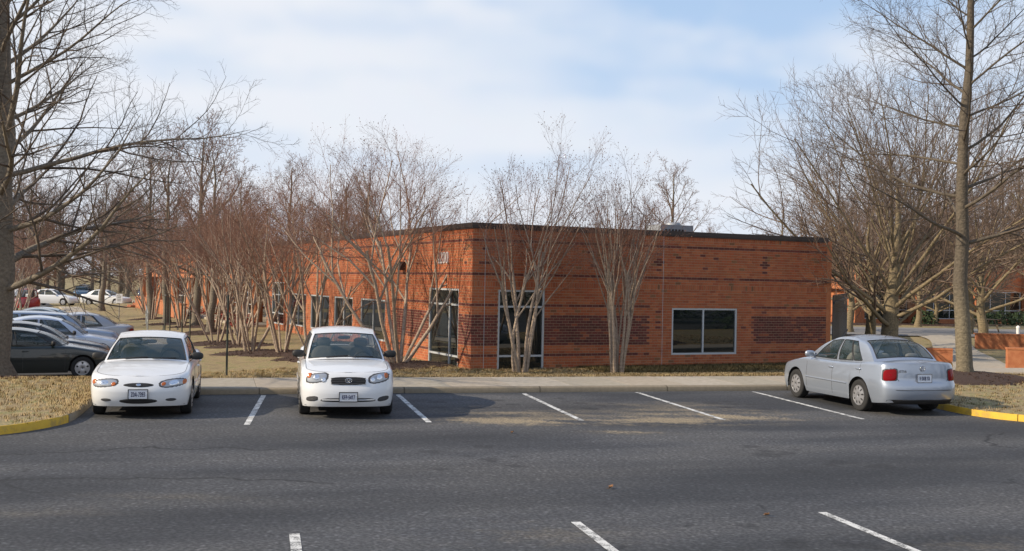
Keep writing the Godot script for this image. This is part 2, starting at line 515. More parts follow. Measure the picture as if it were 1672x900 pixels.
	for w: float in p.wheels:
		for s: float in [1.0, -1.0]:
			var pts := []
			for i in 13:
				var a := PI * i / 12.0
				var row := []
				for x: float in [p.W / 2 * 0.96, p.W / 2 - 0.36]: row.append(Vector3(x * s, p.hub + (p.arch + 0.004) * sin(a), p.L / 2 - w + (p.arch + 0.004) * cos(a)))
				pts.append(row)
			un.grid(pts, func(q): return q * 2.0 - Vector3(0, p.hub, p.L / 2 - w))
			un.quad(Vector3((p.W / 2 - 0.36) * s, 0.24, p.L / 2 - w + p.arch), Vector3((p.W / 2 - 0.36) * s, 0.24, p.L / 2 - w - p.arch), Vector3((p.W / 2 - 0.36) * s, p.hub + p.arch, p.L / 2 - w - p.arch), Vector3((p.W / 2 - 0.36) * s, p.hub + p.arch, p.L / 2 - w + p.arch), Vector3(s, 0, 0))
	part("underbody", un.mesh(), M.rubber, root)
	var key := "wheel%.3f %.3f %d" % [p.tyre, p.rim, p.holes]
	if not M.has(key): M[key] = wheel_meshes(p.tyre, p.rim, p.holes, 0.195)
	for w: float in p.wheels:
		for s: float in [1.0, -1.0]:
			var wn := Node3D.new(); wn.name = "wheel"; root.add_child(wn, true)
			wn.position = Vector3(s * (p.W / 2 - 0.12), p.tyre, p.L / 2 - w)
			if s < 0: wn.rotation.y = PI
			part("tyre", M[key][0], M.tyre, wn); part("rim", M[key][1], M.rim, wn)
			if fine: part("rim_slot", M[key][2], M.rubber, wn)
	# mirrors, handles, seams, mouldings
	for s: float in [1.0, -1.0]:
		var m := MB.new()
		var q := cs.flank(0.1, 0.06, s)
		ellipsoid(m, q + Vector3(s * 0.13, 0.06, 0.03), Vector3(0.115, 0.07, 0.055), Basis.IDENTITY, 2.6)
		m.cbox(q + Vector3(s * 0.03, 0.03, 0.02), Vector3(0.1, 0.04, 0.06))
		part("side_mirror", m.mesh(), p.get("mirror_mat", M.rubber), root)
		if not fine: continue
		for l: float in p.get("handles", [2.35, 3.35]):
			m = MB.new()
			var e := cs.surf(cs.ul(l), cs.topf(l) - 0.13)
			ellipsoid(m, Vector3((e.x + 0.008) * s, e.y, e.z), Vector3(0.022, 0.02, 0.095), Basis.IDENTITY, 3.0)
			part("door_handle", m.mesh(), p.get("handle_mat", pm), root)
		for l: float in p.get("seams", [1.35, 2.4, 3.4]):
			m = MB.new()
			var path := PackedVector3Array(); var rad := PackedFloat32Array()
			var b := cs.botf(l) + 0.06
			for i in 9:
				var e := cs.surf(cs.ul(l), lerpf(b, cs.topf(l) - 0.01, i / 8.0))
				path.append(Vector3((e.x - 0.001) * s, e.y, e.z)); rad.append(0.005)
			m.tube(path, rad, 4)
			part("door_seam", m.mesh(), M.seam, root)
		if p.has("moulding"):
			m = MB.new()
			var path := PackedVector3Array(); var rad := PackedFloat32Array()
			for i in 13:
				var e := cs.surf(cs.ul(lerpf(p.wheels[0] + 0.45, p.wheels[1] - 0.42, i / 12.0)), p.moulding)
				path.append(Vector3(e.x * s, e.y, e.z)); rad.append(0.016)
			m.tube(path, rad, 6, true)
			part("side_moulding", m.mesh(), p.get("moulding_mat", pm), root)
	if fine:
		var m := MB.new()
		for sg: float in [1.0, -1.0]:
			var path := PackedVector3Array(); var rad := PackedFloat32Array()
			for i in 15:
				var e := cs.edge(cs.ul(p.lc) * (0.04 + 0.96 * i / 14.0))
				path.append(Vector3(e.x * sg * 0.985, e.y + 0.002, e.z - 0.01)); rad.append(0.005)
			m.tube(path, rad, 4)
		part("hood_seam", m.mesh(), M.seam, root)
	for f: Array in p.get("features", []):
		# name, material, side fraction, height, half width, half height, shear, power, proud, rear
		if f[0] == "headlight" or f[0] == "tail_light": part("lamp_seal", blob(cs, f[2], f[3], f[4] + 0.018, f[5] + 0.011, f[6] * f[5] / (f[5] + 0.011), f[7], f[8] - 0.003, f[9]), M.seam, root)
		part(f[0], blob(cs, f[2], f[3], f[4], f[5], f[6], f[7], f[8], f[9]), f[1], root)
	M["last_shape"] = cs
	return root

func ring(mb: MB, ctr: Vector3, rx: float, ry: float, thick: float) -> void:
	var path := PackedVector3Array(); var rad := PackedFloat32Array()
	for i in 25:
		path.append(ctr + Vector3(cos(TAU * i / 24) * rx, sin(TAU * i / 24) * ry, 0)); rad.append(thick)
	mb.tube(path, rad, 5)
# ---------------------------------------------------------------- trees
func grow(rng: RandomNumberGenerator, wood: Array, pos: Vector3, dir: Vector3, length: float, rad: float, lvl: int, P: Array) -> void:
	var L: Dictionary = P[lvl]
	var mb: MB = wood[0] if lvl <= L.get("split", 1) else wood[1]
	var seg: int = L.seg
	var path := PackedVector3Array([pos]); var radii := PackedFloat32Array([rad])
	var dirs := [dir]
	var d := dir
	var q := pos
	for i in seg:
		d = (d + Vector3(rng.randfn(), rng.randfn(), rng.randfn()) * float(L.wob) + Vector3.UP * float(L.up)).normalized()
		q += d * length / seg
		path.append(q); dirs.append(d)
		radii.append(lerpf(rad, rad * float(L.taper), float(i + 1) / seg))
	mb.tube(path, radii, L.sides)
	if lvl + 1 >= P.size():
		if L.get("pods", 0.0) > rng.randf():
			var s := 0.015
			mb.tube(PackedVector3Array([q, q + d * s, q + d * s * 2.2]), PackedFloat32Array([0.004, s * 0.8, 0.003]), 4)
		return
	var kids: int = L.kids
	var az := rng.randf() * TAU
	for k in kids:
		var f: float = lerpf(L.from, 1.0, (k + rng.randf()) / kids)
		var x := f * seg
		var i := mini(int(x), seg - 1)
		var p := path[i].lerp(path[i + 1], x - i)
		az += 2.4 + rng.randf_range(-0.5, 0.5)
		var base: Vector3 = dirs[i + 1]
		var side := base.cross(Vector3.UP if absf(base.y) < 0.95 else Vector3.RIGHT).normalized().rotated(base, az)
		if L.get("flat", 0.0) > 0: side = (side - Vector3.UP * side.y * float(L.flat)).normalized()
		var a := deg_to_rad(L.ang + rng.randf_range(-1, 1) * L.get("angv", 8.0))
		var nd := (base * cos(a) + side * sin(a)).normalized()
		var nl: float = length * L.ratio * (1.0 - L.get("tip", 0.45) * f) * rng.randf_range(0.75, 1.25)
		var nr := minf(lerpf(radii[i], radii[i + 1], x - i) * L.get("thin", 0.7), rad * 0.75)
		grow(rng, wood, p, nd, nl, maxf(nr, L.get("least", 0.004)), lvl + 1, P)
func finish_tree(root: Node3D, wood: Array, bark: Material, twig: Material) -> Node3D:
	part("trunk", wood[0].mesh(), bark, root)
	part("crown", wood[1].mesh(), twig, root)
	return root
func crape(seed_: int, stems: int, lean: float, stem_len: float, label: String, where: Vector3, group := "", dense := 1.0, wide := 17.0, thick := 1.0) -> Node3D:
	var root := thing("crape_myrtle_tree", label, "tree", where, 0.0, group)
	var rng := RandomNumberGenerator.new(); rng.seed = seed_
	var wood := [MB.new(), MB.new()]
	var P := [
		{"seg": 7, "kids": 4, "from": 0.5, "ang": wide, "ratio": 0.95, "wob": 0.055, "up": 0.035, "taper": 0.62, "sides": 7, "split": 1, "thin": 0.72, "tip": 0.3},
		{"seg": 5, "kids": int(5 * dense), "from": 0.25, "ang": wide + 9.0, "ratio": 0.66, "wob": 0.09, "up": 0.02, "taper": 0.4, "sides": 5, "split": 1, "thin": 0.5},
		{"seg": 4, "kids": int(5.6 * dense), "from": 0.2, "ang": 32.0, "ratio": 0.55, "wob": 0.1, "up": 0.04, "taper": 0.4, "sides": 4, "thin": 0.42, "least": 0.0024},
		{"seg": 3, "kids": 6, "from": 0.2, "ang": 34.0, "ratio": 0.62, "wob": 0.12, "up": 0.05, "taper": 0.5, "sides": 3, "thin": 0.5, "least": 0.0018},
		{"seg": 2, "wob": 0.12, "up": 0.05, "taper": 0.5, "sides": 3, "pods": 0.35}]
	for k in stems:
		var az := TAU * k / stems + rng.randf_range(-0.35, 0.35)
		var a := deg_to_rad(lean * rng.randf_range(0.45, 1.25))
		var o := Vector3(cos(az), 0, sin(az))
		grow(rng, wood, o * rng.randf_range(0.06, 0.2) + Vector3(0, -0.1, 0), (Vector3.UP * cos(a) + o * sin(a)).normalized(), stem_len * rng.randf_range(0.85, 1.12), rng.randf_range(0.038, 0.062) * thick, 0, P)
	return finish_tree(root, wood, M.crape_bark, M.crape_twig)
func leader_tree(called: String, seed_: int, where: Vector3, label: String, height: float, rad: float, limbs: Array, P: Array, bark: Material, twig: Material, group := "", extra = null) -> Node3D:
	# limbs: [count, first height, last height, length low, length high, elevation low, elevation high]
	var root := thing(called, label, "tree", where, 0.0, group)
	var rng := RandomNumberGenerator.new(); rng.seed = seed_
	var wood := [MB.new(), MB.new()]
	var path := PackedVector3Array(); var radii := PackedFloat32Array()
	var q := Vector3(0, -0.15, 0)
	var k := 14
	for i in k + 1:
		path.append(q)
		var f := float(i) / k
		radii.append(rad * (1.0 - 0.9 * f) * (1.0 + (0.5 if i == 0 else 0.0)))
		q += Vector3(rng.randfn() * 0.05, (height + 0.15) / k, rng.randfn() * 0.05)
		if i == 0: q = Vector3(0, 0.35, 0)
	wood[0].tube(path, radii, 14)
	var az := rng.randf() * TAU
	for i in limbs[0]:
		var f: float = (i + rng.randf() * 0.6) / limbs[0]
		var h: float = lerpf(limbs[1], limbs[2], f)
		var x: float = clampf(h / height * k, 0, k - 0.01)
		var j := int(x)
		var p := path[j].lerp(path[j + 1], x - j)
		az += 2.4 + rng.randf_range(-0.4, 0.4)
		var el := deg_to_rad(lerpf(limbs[5], limbs[6], f) + rng.randf_range(-7, 7))
		var d := Vector3(cos(az) * cos(el), sin(el), sin(az) * cos(el))
		grow(rng, wood, p, d, lerpf(limbs[3], limbs[4], f) * rng.randf_range(0.8, 1.15), radii[j] * limbs[7] * rng.randf_range(0.7, 1.1), 0, P)
	if extra != null: extra.call(rng, wood)
	return finish_tree(root, wood, bark, twig)
func evergreen(seed_: int) -> Node3D:
	var rng := RandomNumberGenerator.new(); rng.seed = seed_
	var root := thing("pine_tree", "tall dark pine beyond the far side of the parking lot", "tree", Vector3.ZERO, 0.0, "pines across the lot")
	var t := MB.new()
	t.tube(PackedVector3Array([Vector3.ZERO, Vector3(0, 6, 0), Vector3(0, 13, 0)]), PackedFloat32Array([0.25, 0.15, 0.03]), 8)
	part("trunk", t.mesh(), M.oak_bark, root)
	var m := MB.new()
	for i in 4200:
		var h := rng.randf_range(0.6, 13.0)
		var r := (13.4 - h) * 0.26 * sqrt(rng.randf()) * rng.randf_range(0.7, 1.1)
		var az := rng.randf() * TAU
		var p := Vector3(cos(az) * r, h - r * 0.3, sin(az) * r)
		var d := Vector3(cos(az), rng.randf_range(-0.5, 0.3), sin(az)).normalized() * rng.randf_range(0.3, 0.55)
		var s := d.cross(Vector3.UP).normalized() * 0.12
		m.quad(p - s, p + s, p + d + s * 0.4, p + d - s * 0.4, s.cross(d).normalized())
	part("crown", m.mesh(), M.needles, root)
	return root
# ---------------------------------------------------------------- brickwork
var brick_rng := RandomNumberGenerator.new()
func brick_tone(dark: bool) -> Color:
	var r := brick_rng.randf()
	var k := brick_rng.randf_range(0.85, 1.12)
	if dark:
		if r < 0.06: return Color(0.3, 0.085, 0.04) * k
		return Color(0.1, 0.03, 0.024).lerp(Color(0.17, 0.044, 0.032), brick_rng.randf()) * k
	if r < 0.025: return Color(0.22, 0.1, 0.045) * k
	if r < 0.1: return Color(0.33, 0.088, 0.038) * k
	return Color(0.37, 0.095, 0.038).lerp(Color(0.42, 0.14, 0.058), brick_rng.randf()) * k
func row_kind(i: int) -> String:
	if i in [5, 23, 34, 46]: return "band"
	if i >= 9 and i <= 19: return "panel"
	if i in [30, 49]: return "soldier"
	if i in [31, 50]: return "skip"
	return "field"
func is_dark(i: int, t: float, panels: Array, spots: Array) -> bool:
	if i == 34 or i == 46: return true
	if row_kind(i) in ["band", "panel"]:
		for p in panels:
			if t >= p[0] and t <= p[1]: return true
	for s in spots:
		if s[0] == i and absf(s[1] - t) < 0.11: return true
	return false
func lay_bricks(t0: float, t1: float, openings: Array, panels: Array, spots: Array, emit: Callable) -> void:
	for i in 51:
		var kind := row_kind(i)
		if kind == "skip": continue
		var y := -0.147 + i * C
		var hgt := C * (2.0 if kind == "soldier" else 1.0)
		var gaps := []
		for o in openings:
			if y + hgt > o[2] + 0.02 and y < o[3] - 0.02: gaps.append(o)
		gaps.sort_custom(func(a, b): return a[0] < b[0])
		var spans := []
		var x := t0
		for g in gaps:
			if g[0] > x: spans.append([x, g[0]])
			x = g[1]
		if x < t1: spans.append([x, t1])
		var step := 0.0813 if kind == "soldier" else 0.2032
		var phase := step * 0.5 if i % 2 == 1 else 0.0
		for s in spans:
			var k: float = floor((s[0] - phase) / step)
			while k * step + phase < s[1] - 0.01:
				var a: float = maxf(k * step + phase, s[0]) + 0.0068
				var b: float = minf((k + 1) * step + phase, s[1]) - 0.0068
				k += 1.0
				if b - a < 0.025: continue
				emit.call(a, b, y + 0.006, y + hgt - 0.006, is_dark(i, (a + b) / 2, panels, spots))
func backing(mb: MB, t0: float, t1: float, y0: float, y1: float, openings: Array, o: Vector3, ex: Vector3, eo: Vector3, depth: float) -> void:
	var xs := [t0, t1]; var ys := [y0, y1]
	for g in openings:
		for e in [g[0], g[1]]:
			if e > t0 and e < t1 and not e in xs: xs.append(e)
		for e in [g[2], g[3]]:
			if e > y0 and e < y1 and not e in ys: ys.append(e)
	xs.sort(); ys.sort()
	for i in xs.size() - 1:
		for j in ys.size() - 1:
			var mx: float = (xs[i] + xs[i + 1]) / 2; var my: float = (ys[j] + ys[j + 1]) / 2
			var open := false
			for g in openings:
				if mx > g[0] and mx < g[1] and my > g[2] and my < g[3]: open = true
			if open: continue
			mb.box(o + ex * xs[i] + Vector3.UP * ys[j] - eo * (depth + 0.007), ex * (xs[i + 1] - xs[i]), Vector3.UP * (ys[j + 1] - ys[j]), eo * depth)
func window(root: Node3D, o: Vector3, ex: Vector3, eo: Vector3, w: Array, vert: Array, horiz: Array, fm: Material) -> void:
	# w: [t0, t1, y0, y1]; vert and horiz: where the bars stand
	var n := Node3D.new(); n.name = "window"; root.add_child(n, true)
	var f := MB.new()
	var b := 0.055
	var put := func(a0: float, a1: float, c0: float, c1: float, back: float, deep: float):
		f.box(o + ex * a0 + Vector3.UP * c0 - eo * back, ex * (a1 - a0), Vector3.UP * (c1 - c0), eo * deep)
	put.call(w[0], w[0] + b, w[2], w[3], 0.1, 0.085); put.call(w[1] - b, w[1], w[2], w[3], 0.1, 0.085)
	put.call(w[0] + b, w[1] - b, w[2], w[2] + b, 0.1, 0.083); put.call(w[0] + b, w[1] - b, w[3] - b, w[3], 0.1, 0.083)
	for h in horiz: put.call(w[0] + b, w[1] - b, h - b / 2, h + b / 2, 0.1, 0.081)
	var ys := [w[2] + b]
	for h in horiz: ys.append_array([h - b / 2, h + b / 2])
	ys.append(w[3] - b)
	var xs := [w[0] + b]
	for v in vert: xs.append_array([v - b / 2, v + b / 2])
	xs.append(w[1] - b)
	for j in range(0, ys.size(), 2):
		for v in vert: put.call(v - b / 2, v + b / 2, ys[j], ys[j + 1], 0.1, 0.079)
	part("frame", f.mesh(), fm, n)
	for j in range(0, ys.size(), 2):
		for i in range(0, xs.size(), 2):
			var g := MB.new()
			g.box(o + ex * xs[i] + Vector3.UP * ys[j] - eo * 0.07, ex * (xs[i + 1] - xs[i]), Vector3.UP * (ys[j + 1] - ys[j]), eo * 0.012)
			part("pane", g.mesh(), M.pane, n)

func build_office() -> void:
	brick_rng.seed = 5
	var root := thing("brick_building", "long single-storey brick office building numbered 4200 with dark coping", "building", CORNER, deg_to_rad(TURN))
	var X := Vector3.RIGHT; var Z := Vector3.BACK
	var RW := 12.95; var LW := 26.5
	var op_r := [[0.84, 2.34, -0.4, 2.211], [6.81, 9.29, 0.2595, 1.723]]
	var op_l := [[1.0, 3.45, -0.4, 2.211], [7.77, 10.65, 0.2595, 1.723], [11.7, 14.2, 0.2595, 1.723], [15.0, 17.9, 0.2595, 1.723], [18.75, 21.7, 0.2595, 1.723], [22.9, 25.4, 0.18, 2.211]]
	var pan_r := [[0, 0.84], [2.34, 5.9], [9.95, 12.95]]
	var pan_l := [[0, 1.0], [3.45, 7.1], [25.5, 26.5]]
	var sp_r := []
	for t: float in [0.4, 3.9, 8.0]: sp_r.append_array([[43, t], [38, t]])
	for t: float in [6.35, 10.4]: sp_r.append_array([[43, t], [41, t], [40, t - 0.1], [40, t + 0.1], [39, t], [37, t], [21, t - 0.05], [17, t]])
	sp_r.append_array([[15, 6.4], [15, 9.6], [42, 7.0], [42, 8.4]])
	var sp_l := [[43, 0.6], [38, 0.6], [43, 2.4], [43, 4.6], [38, 4.6]]
	# bricks: the 300 nearest the corner on the shaded wall one by one, all others joined
	var one := MB.new(); one.box(Vector3.ZERO, X, Vector3.UP, Z, false)
	var unit := one.mesh()
	var rest := MB.new()
	var list := []
	lay_bricks(0.0, RW, op_r, pan_r, sp_r, func(a, b, c, d, dark): list.append([a, b, c, d, dark]))
	var near := list.duplicate()
	near.sort_custom(func(a, b): return a[0] < b[0])
	near = near.slice(0, 300)
	var single := {}
	for q in near: single[q] = true
	var tones := []
	for k in 10:
		var m := vmat(0.85); m.vertex_color_use_as_albedo = false
		m.albedo_color = brick_tone(k >= 6).linear_to_srgb(); m.albedo_color.a = 1.0
		tones.append(m)
	for q in list:
		var out := brick_rng.randf_range(-0.0015, 0.0015)
		if single.has(q):
			var o := part("brick", unit, tones[brick_rng.randi_range(6, 9) if q[4] else brick_rng.randi_range(0, 5)], root)
			o.position = Vector3(q[0], q[2], -0.09); o.scale = Vector3(q[1] - q[0], q[3] - q[2], 0.09 + out)
		else:
			rest.col = brick_tone(q[4])
			rest.box(Vector3(q[0], q[2], -0.02), X * (q[1] - q[0]), Vector3.UP * (q[3] - q[2]), Z * (0.02 + out), false)
	lay_bricks(0.0, LW, op_l, pan_l, sp_l, func(a, b, c, d, dark):
		rest.col = brick_tone(dark)
		rest.box(Vector3(0.02, c, -b), Z * (b - a), Vector3.UP * (d - c), -X * (0.02 + brick_rng.randf_range(-0.0015, 0.0015)), false))
	var bw := part("brickwork", rest.mesh(), M.brick, root)
	bw.set_meta("kind", "stuff")
	# mortar behind the bricks
	var mo := MB.new()
	backing(mo, 0.12, RW, -0.5, 4.0, op_r, Vector3.ZERO, X, Z, 0.12)
	backing(mo, 0.007, LW, -0.5, 4.0, op_l, Vector3.ZERO, -Z, -X, 0.12)
	part("mortar", mo.mesh(), M.mortar, root)
	for w: Array in [[0.395], [6.45]]:
		var j := MB.new(); j.box(Vector3(w[0], -0.14, -0.004), X * 0.012, Vector3.UP * 4.13, Z * 0.0065)
		part("control_joint", j.mesh(), M.alu, root)
	window(root, Vector3.ZERO, X, Z, [0.84, 2.34, -0.3, 2.211], [], [0.28, 1.72], M.alu)
	window(root, Vector3.ZERO, X, Z, [6.81, 9.29, 0.2595, 1.723], [8.0], [], M.alu)
	window(root, Vector3.ZERO, -Z, -X, [1.0, 3.45, -0.3, 2.211], [1.78], [0.2, 1.73], M.alu)
	for w: Array in op_l.slice(1, 5): window(root, Vector3.ZERO, -Z, -X, w, [(w[0] + w[1]) / 2], [], M.alu)
	window(root, Vector3.ZERO, -Z, -X, [22.9, 25.4, 0.18, 2.211], [24.1], [0.7, 1.6], M.alu)
	# dark rooms behind the panes are closed by a lining
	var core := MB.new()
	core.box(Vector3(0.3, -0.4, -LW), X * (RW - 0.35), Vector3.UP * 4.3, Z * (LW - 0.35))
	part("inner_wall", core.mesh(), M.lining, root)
	# entrance stretch with round columns, farther along the sunlit wall
	var e := MB.new()
	e.box(Vector3(0.002, 2.29, -79.3), X * 0.4, Vector3.UP * 1.71, Z * (79.3 - LW))
	e.box(Vector3(2.6, -0.3, -79.3), X * 0.3, Vector3.UP * 2.55, Z * (79.3 - LW))
	e.box(Vector3(0.004, -0.3, -79.3), X * 2.6, Vector3.UP * 4.28, Z * 0.4)
	e.box(Vector3(0.12, -0.3, -LW - 0.25), X * 2.5, Vector3.UP * 2.58, Z * 0.24)
	part("entrance_wall", e.mesh(), M.far_brick, root)
	var eb := MB.new()
	for y: float in [-0.147 + 34 * C, -0.147 + 46 * C]: eb.box(Vector3(-0.006, y, -79.3), X * 0.006, Vector3.UP * C, Z * (79.3 - LW))
	part("dark_band", eb.mesh(), M.far_dark, root)
	var cl := MB.new(); cl.box(Vector3(0.41, 2.3, -79), X * 2.2, Vector3.UP * 0.1, Z * (78.9 - LW))
	part("soffit", cl.mesh(), M.soffit, root)
	for t: float in [30.5, 39.0, 45.8, 53.0, 61.0, 68.8, 77.0]:
		var c := MB.new(); c.lathe([[0.31, -0.4], [0.31, 2.29]], Vector3(0.36, 0, -t), Basis.IDENTITY, 24)
		part("column", c.mesh(), M.far_brick, root)
	for t: float in [27.4, 31.6, 36.0, 41.0, 47.5, 55.0, 63.0, 70.5]:
		window(root, Vector3(2.52, 0, 0), -Z, -X, [t, t + 3.6, 0.02, 2.2], [t + 1.2, t + 2.4], [0.65, 1.6], M.alu)
	var fl := MB.new(); fl.box(Vector3(-1.2, -0.3, -79), X * 3.9, Vector3.UP * 0.31, Z * (78.5 - LW))
	part("entrance_floor", fl.mesh(), M.concrete, root)
	# roof and coping
	var rf := MB.new()
	rf.box(Vector3(0.3, 3.6, -79.2), X * (RW - 0.35), Vector3.UP * 0.1, Z * 79.0)
	part("roof", rf.mesh(), M.roofing, root)
	var co := MB.new()
	co.box(Vector3(-0.045, 4.0, -0.35), X * (RW + 0.06), Vector3.UP * 0.13, Z * 0.395)
	co.box(Vector3(-0.045, 4.0, -79.35), X * 0.395, Vector3.UP * 0.13, Z * 78.998)
	co.box(Vector3(-0.03, 3.96, -0.3), X * (RW + 0.03), Vector3.UP * 0.04, Z * 0.33)
	co.box(Vector3(-0.03, 3.96, -79.3), X * 0.33, Vector3.UP * 0.04, Z * 78.998)
	part("coping", co.mesh(), M.coping, root)
	var er := MB.new()
	er.box(Vector3(RW, -0.5, -26.0), X * 0.2, Vector3.UP * 4.5, Z * 25.99)
	part("end_wall", er.mesh(), M.far_brick, root)
	# number, wall lamp, tap
	var num := part("house_number", lettering("4200", 0.34, 0.03, true), M.sign_metal, root)
	num.position = Vector3(-0.02, 3.13, -2.28); num.rotation.y = -PI / 2; num.scale = Vector3(0.9, 1, 1)
	var lm := MB.new()
	lm.cbox(Vector3(-0.09, 2.95, -5.85), Vector3(0.18, 0.2, 0.28)); lm.box(Vector3(-0.2, 2.76, -5.99), X * 0.11, Vector3.UP * 0.09, Z * 0.28)
	part("wall_lamp", lm.mesh(), M.bronze, root)
	lm = MB.new(); lm.cbox(Vector3(-0.05, 0.12, -0.92), Vector3(0.1, 0.1, 0.08)); lm.rod(Vector3(-0.05, 0.1, -0.92), Vector3(-0.12, 0.03, -0.92), 0.02)
	part("hose_tap", lm.mesh(), M.bronze, root)
	# roof unit
	var un := thing("rooftop_unit", "grey metal air conditioning unit standing on the flat roof", "roof unit", CORNER + RD * 11.5 + LD * 7.5 + Vector3(0, 3.7, 0), deg_to_rad(TURN))
	lm = MB.new(); lm.cbox(Vector3(0, 0.62, 0), Vector3(1.5, 0.9, 1.2)); lm.cbox(Vector3(0, 0.07, 0), Vector3(1.35, 0.14, 1.05))
	part("casing", lm.mesh(), M.grey_metal, un)
	lm = MB.new()
	for k in 6: lm.cbox(Vector3(-0.5 + k * 0.15, 0.6, 0.61), Vector3(0.08, 0.6, 0.03))
	part("louvre", lm.mesh(), M.bronze, un)
	lm = MB.new(); lm.lathe([[0.3, 0], [0.3, 0.1], [0.22, 0.12]], Vector3(0.2, 1.07, 0), Basis.IDENTITY, 16)
	part("fan_housing", lm.mesh(), M.grey_metal, un)
# ---------------------------------------------------------------- ground
var bumps: FastNoiseLite
func inside_office(p: Vector3, grow_by := 0.0) -> bool:
	var c := p - CORNER
	return c.dot(RD) > -grow_by and c.dot(LD) > -grow_by and c.dot(RD) < 13.1 + grow_by
func hf(p: Vector3) -> float:
	var k := p - KO
	var r := k.dot(KN)
	var c := p - CORNER
	var q := c.dot(NL)
	var t := c.dot(LD)
	var base := -0.1
	if q > 0.0:
		base = lerpf(-0.1, -0.4, smoothstep(0.5, 7.5, q))
		if q > 7.6: base = lerpf(-0.4, -0.56 if t < 64.0 else -0.44, smoothstep(7.6, 8.2, q))
	elif q < -13.0: base = lerpf(-0.1, -0.06, smoothstep(-13.0, -18.0, q))
	return lerpf(0.112, base, smoothstep(0.0, 3.6, r - 2.5)) + bumps.get_noise_2d(p.x, p.z) * 0.025 * smoothstep(0.0, 0.8, absf(r - 2.5))
func kerb_run(pts: Array, m: Material, parent: Node, y := 0.0) -> void:
	# a kerb stone along pts; the lawn lies to the left of the way it runs
	var rows := []
	for i in pts.size():
		var d: Vector3 = (pts[mini(i + 1, pts.size() - 1)] - pts[maxi(i - 1, 0)]).normalized()
		var side := Vector3(d.z, 0, -d.x)
		var row := []
		for e: Array in [[0.0, -0.1], [0.0, 0.02], [0.012, 0.09], [0.03, 0.112], [0.06, 0.122], [0.15, 0.125], [0.155, -0.1]]:
			row.append(pts[i] + side * float(e[0]) + Vector3.UP * (float(e[1]) + y))
		rows.append(row)
	var mb := MB.new()
	var mid: Vector3 = pts[pts.size() / 2]
	mb.grid(rows, func(q): 
		var best: Vector3 = pts[0]
		for z in pts:
			if (z - q).length() < (best - q).length(): best = z
		return best + Vector3(0, y - 0.2, 0) + (mid - best) * 0.0)
	part("kerb_stone", mb.mesh(), m, parent)
func bezier_pts(pts: Array, step: float) -> Array:
	var c := Curve3D.new()
	for i in pts.size():
		var t: Vector3 = (pts[mini(i + 1, pts.size() - 1)] - pts[maxi(i - 1, 0)]) / 6.0
		c.add_point(pts[i], -t, t)
	var out := []
	var n := int(ceil(c.get_baked_length() / step))
	for i in n + 1: out.append(c.sample_baked(c.get_baked_length() * i / n))
	return out
func ruled(a: Array, b: Array, rows: int, height: Callable) -> ArrayMesh:
	var pts := []
	for i in a.size():
		var row := []
		for j in rows + 1:
			var p: Vector3 = a[i].lerp(b[i], float(j) / rows)
			p.y = height.call(p)
			row.append(p)
		pts.append(row)
	var mb := MB.new()
	mb.grid(pts, func(q): return q - Vector3(0, 5, 0))
	return mb.mesh()
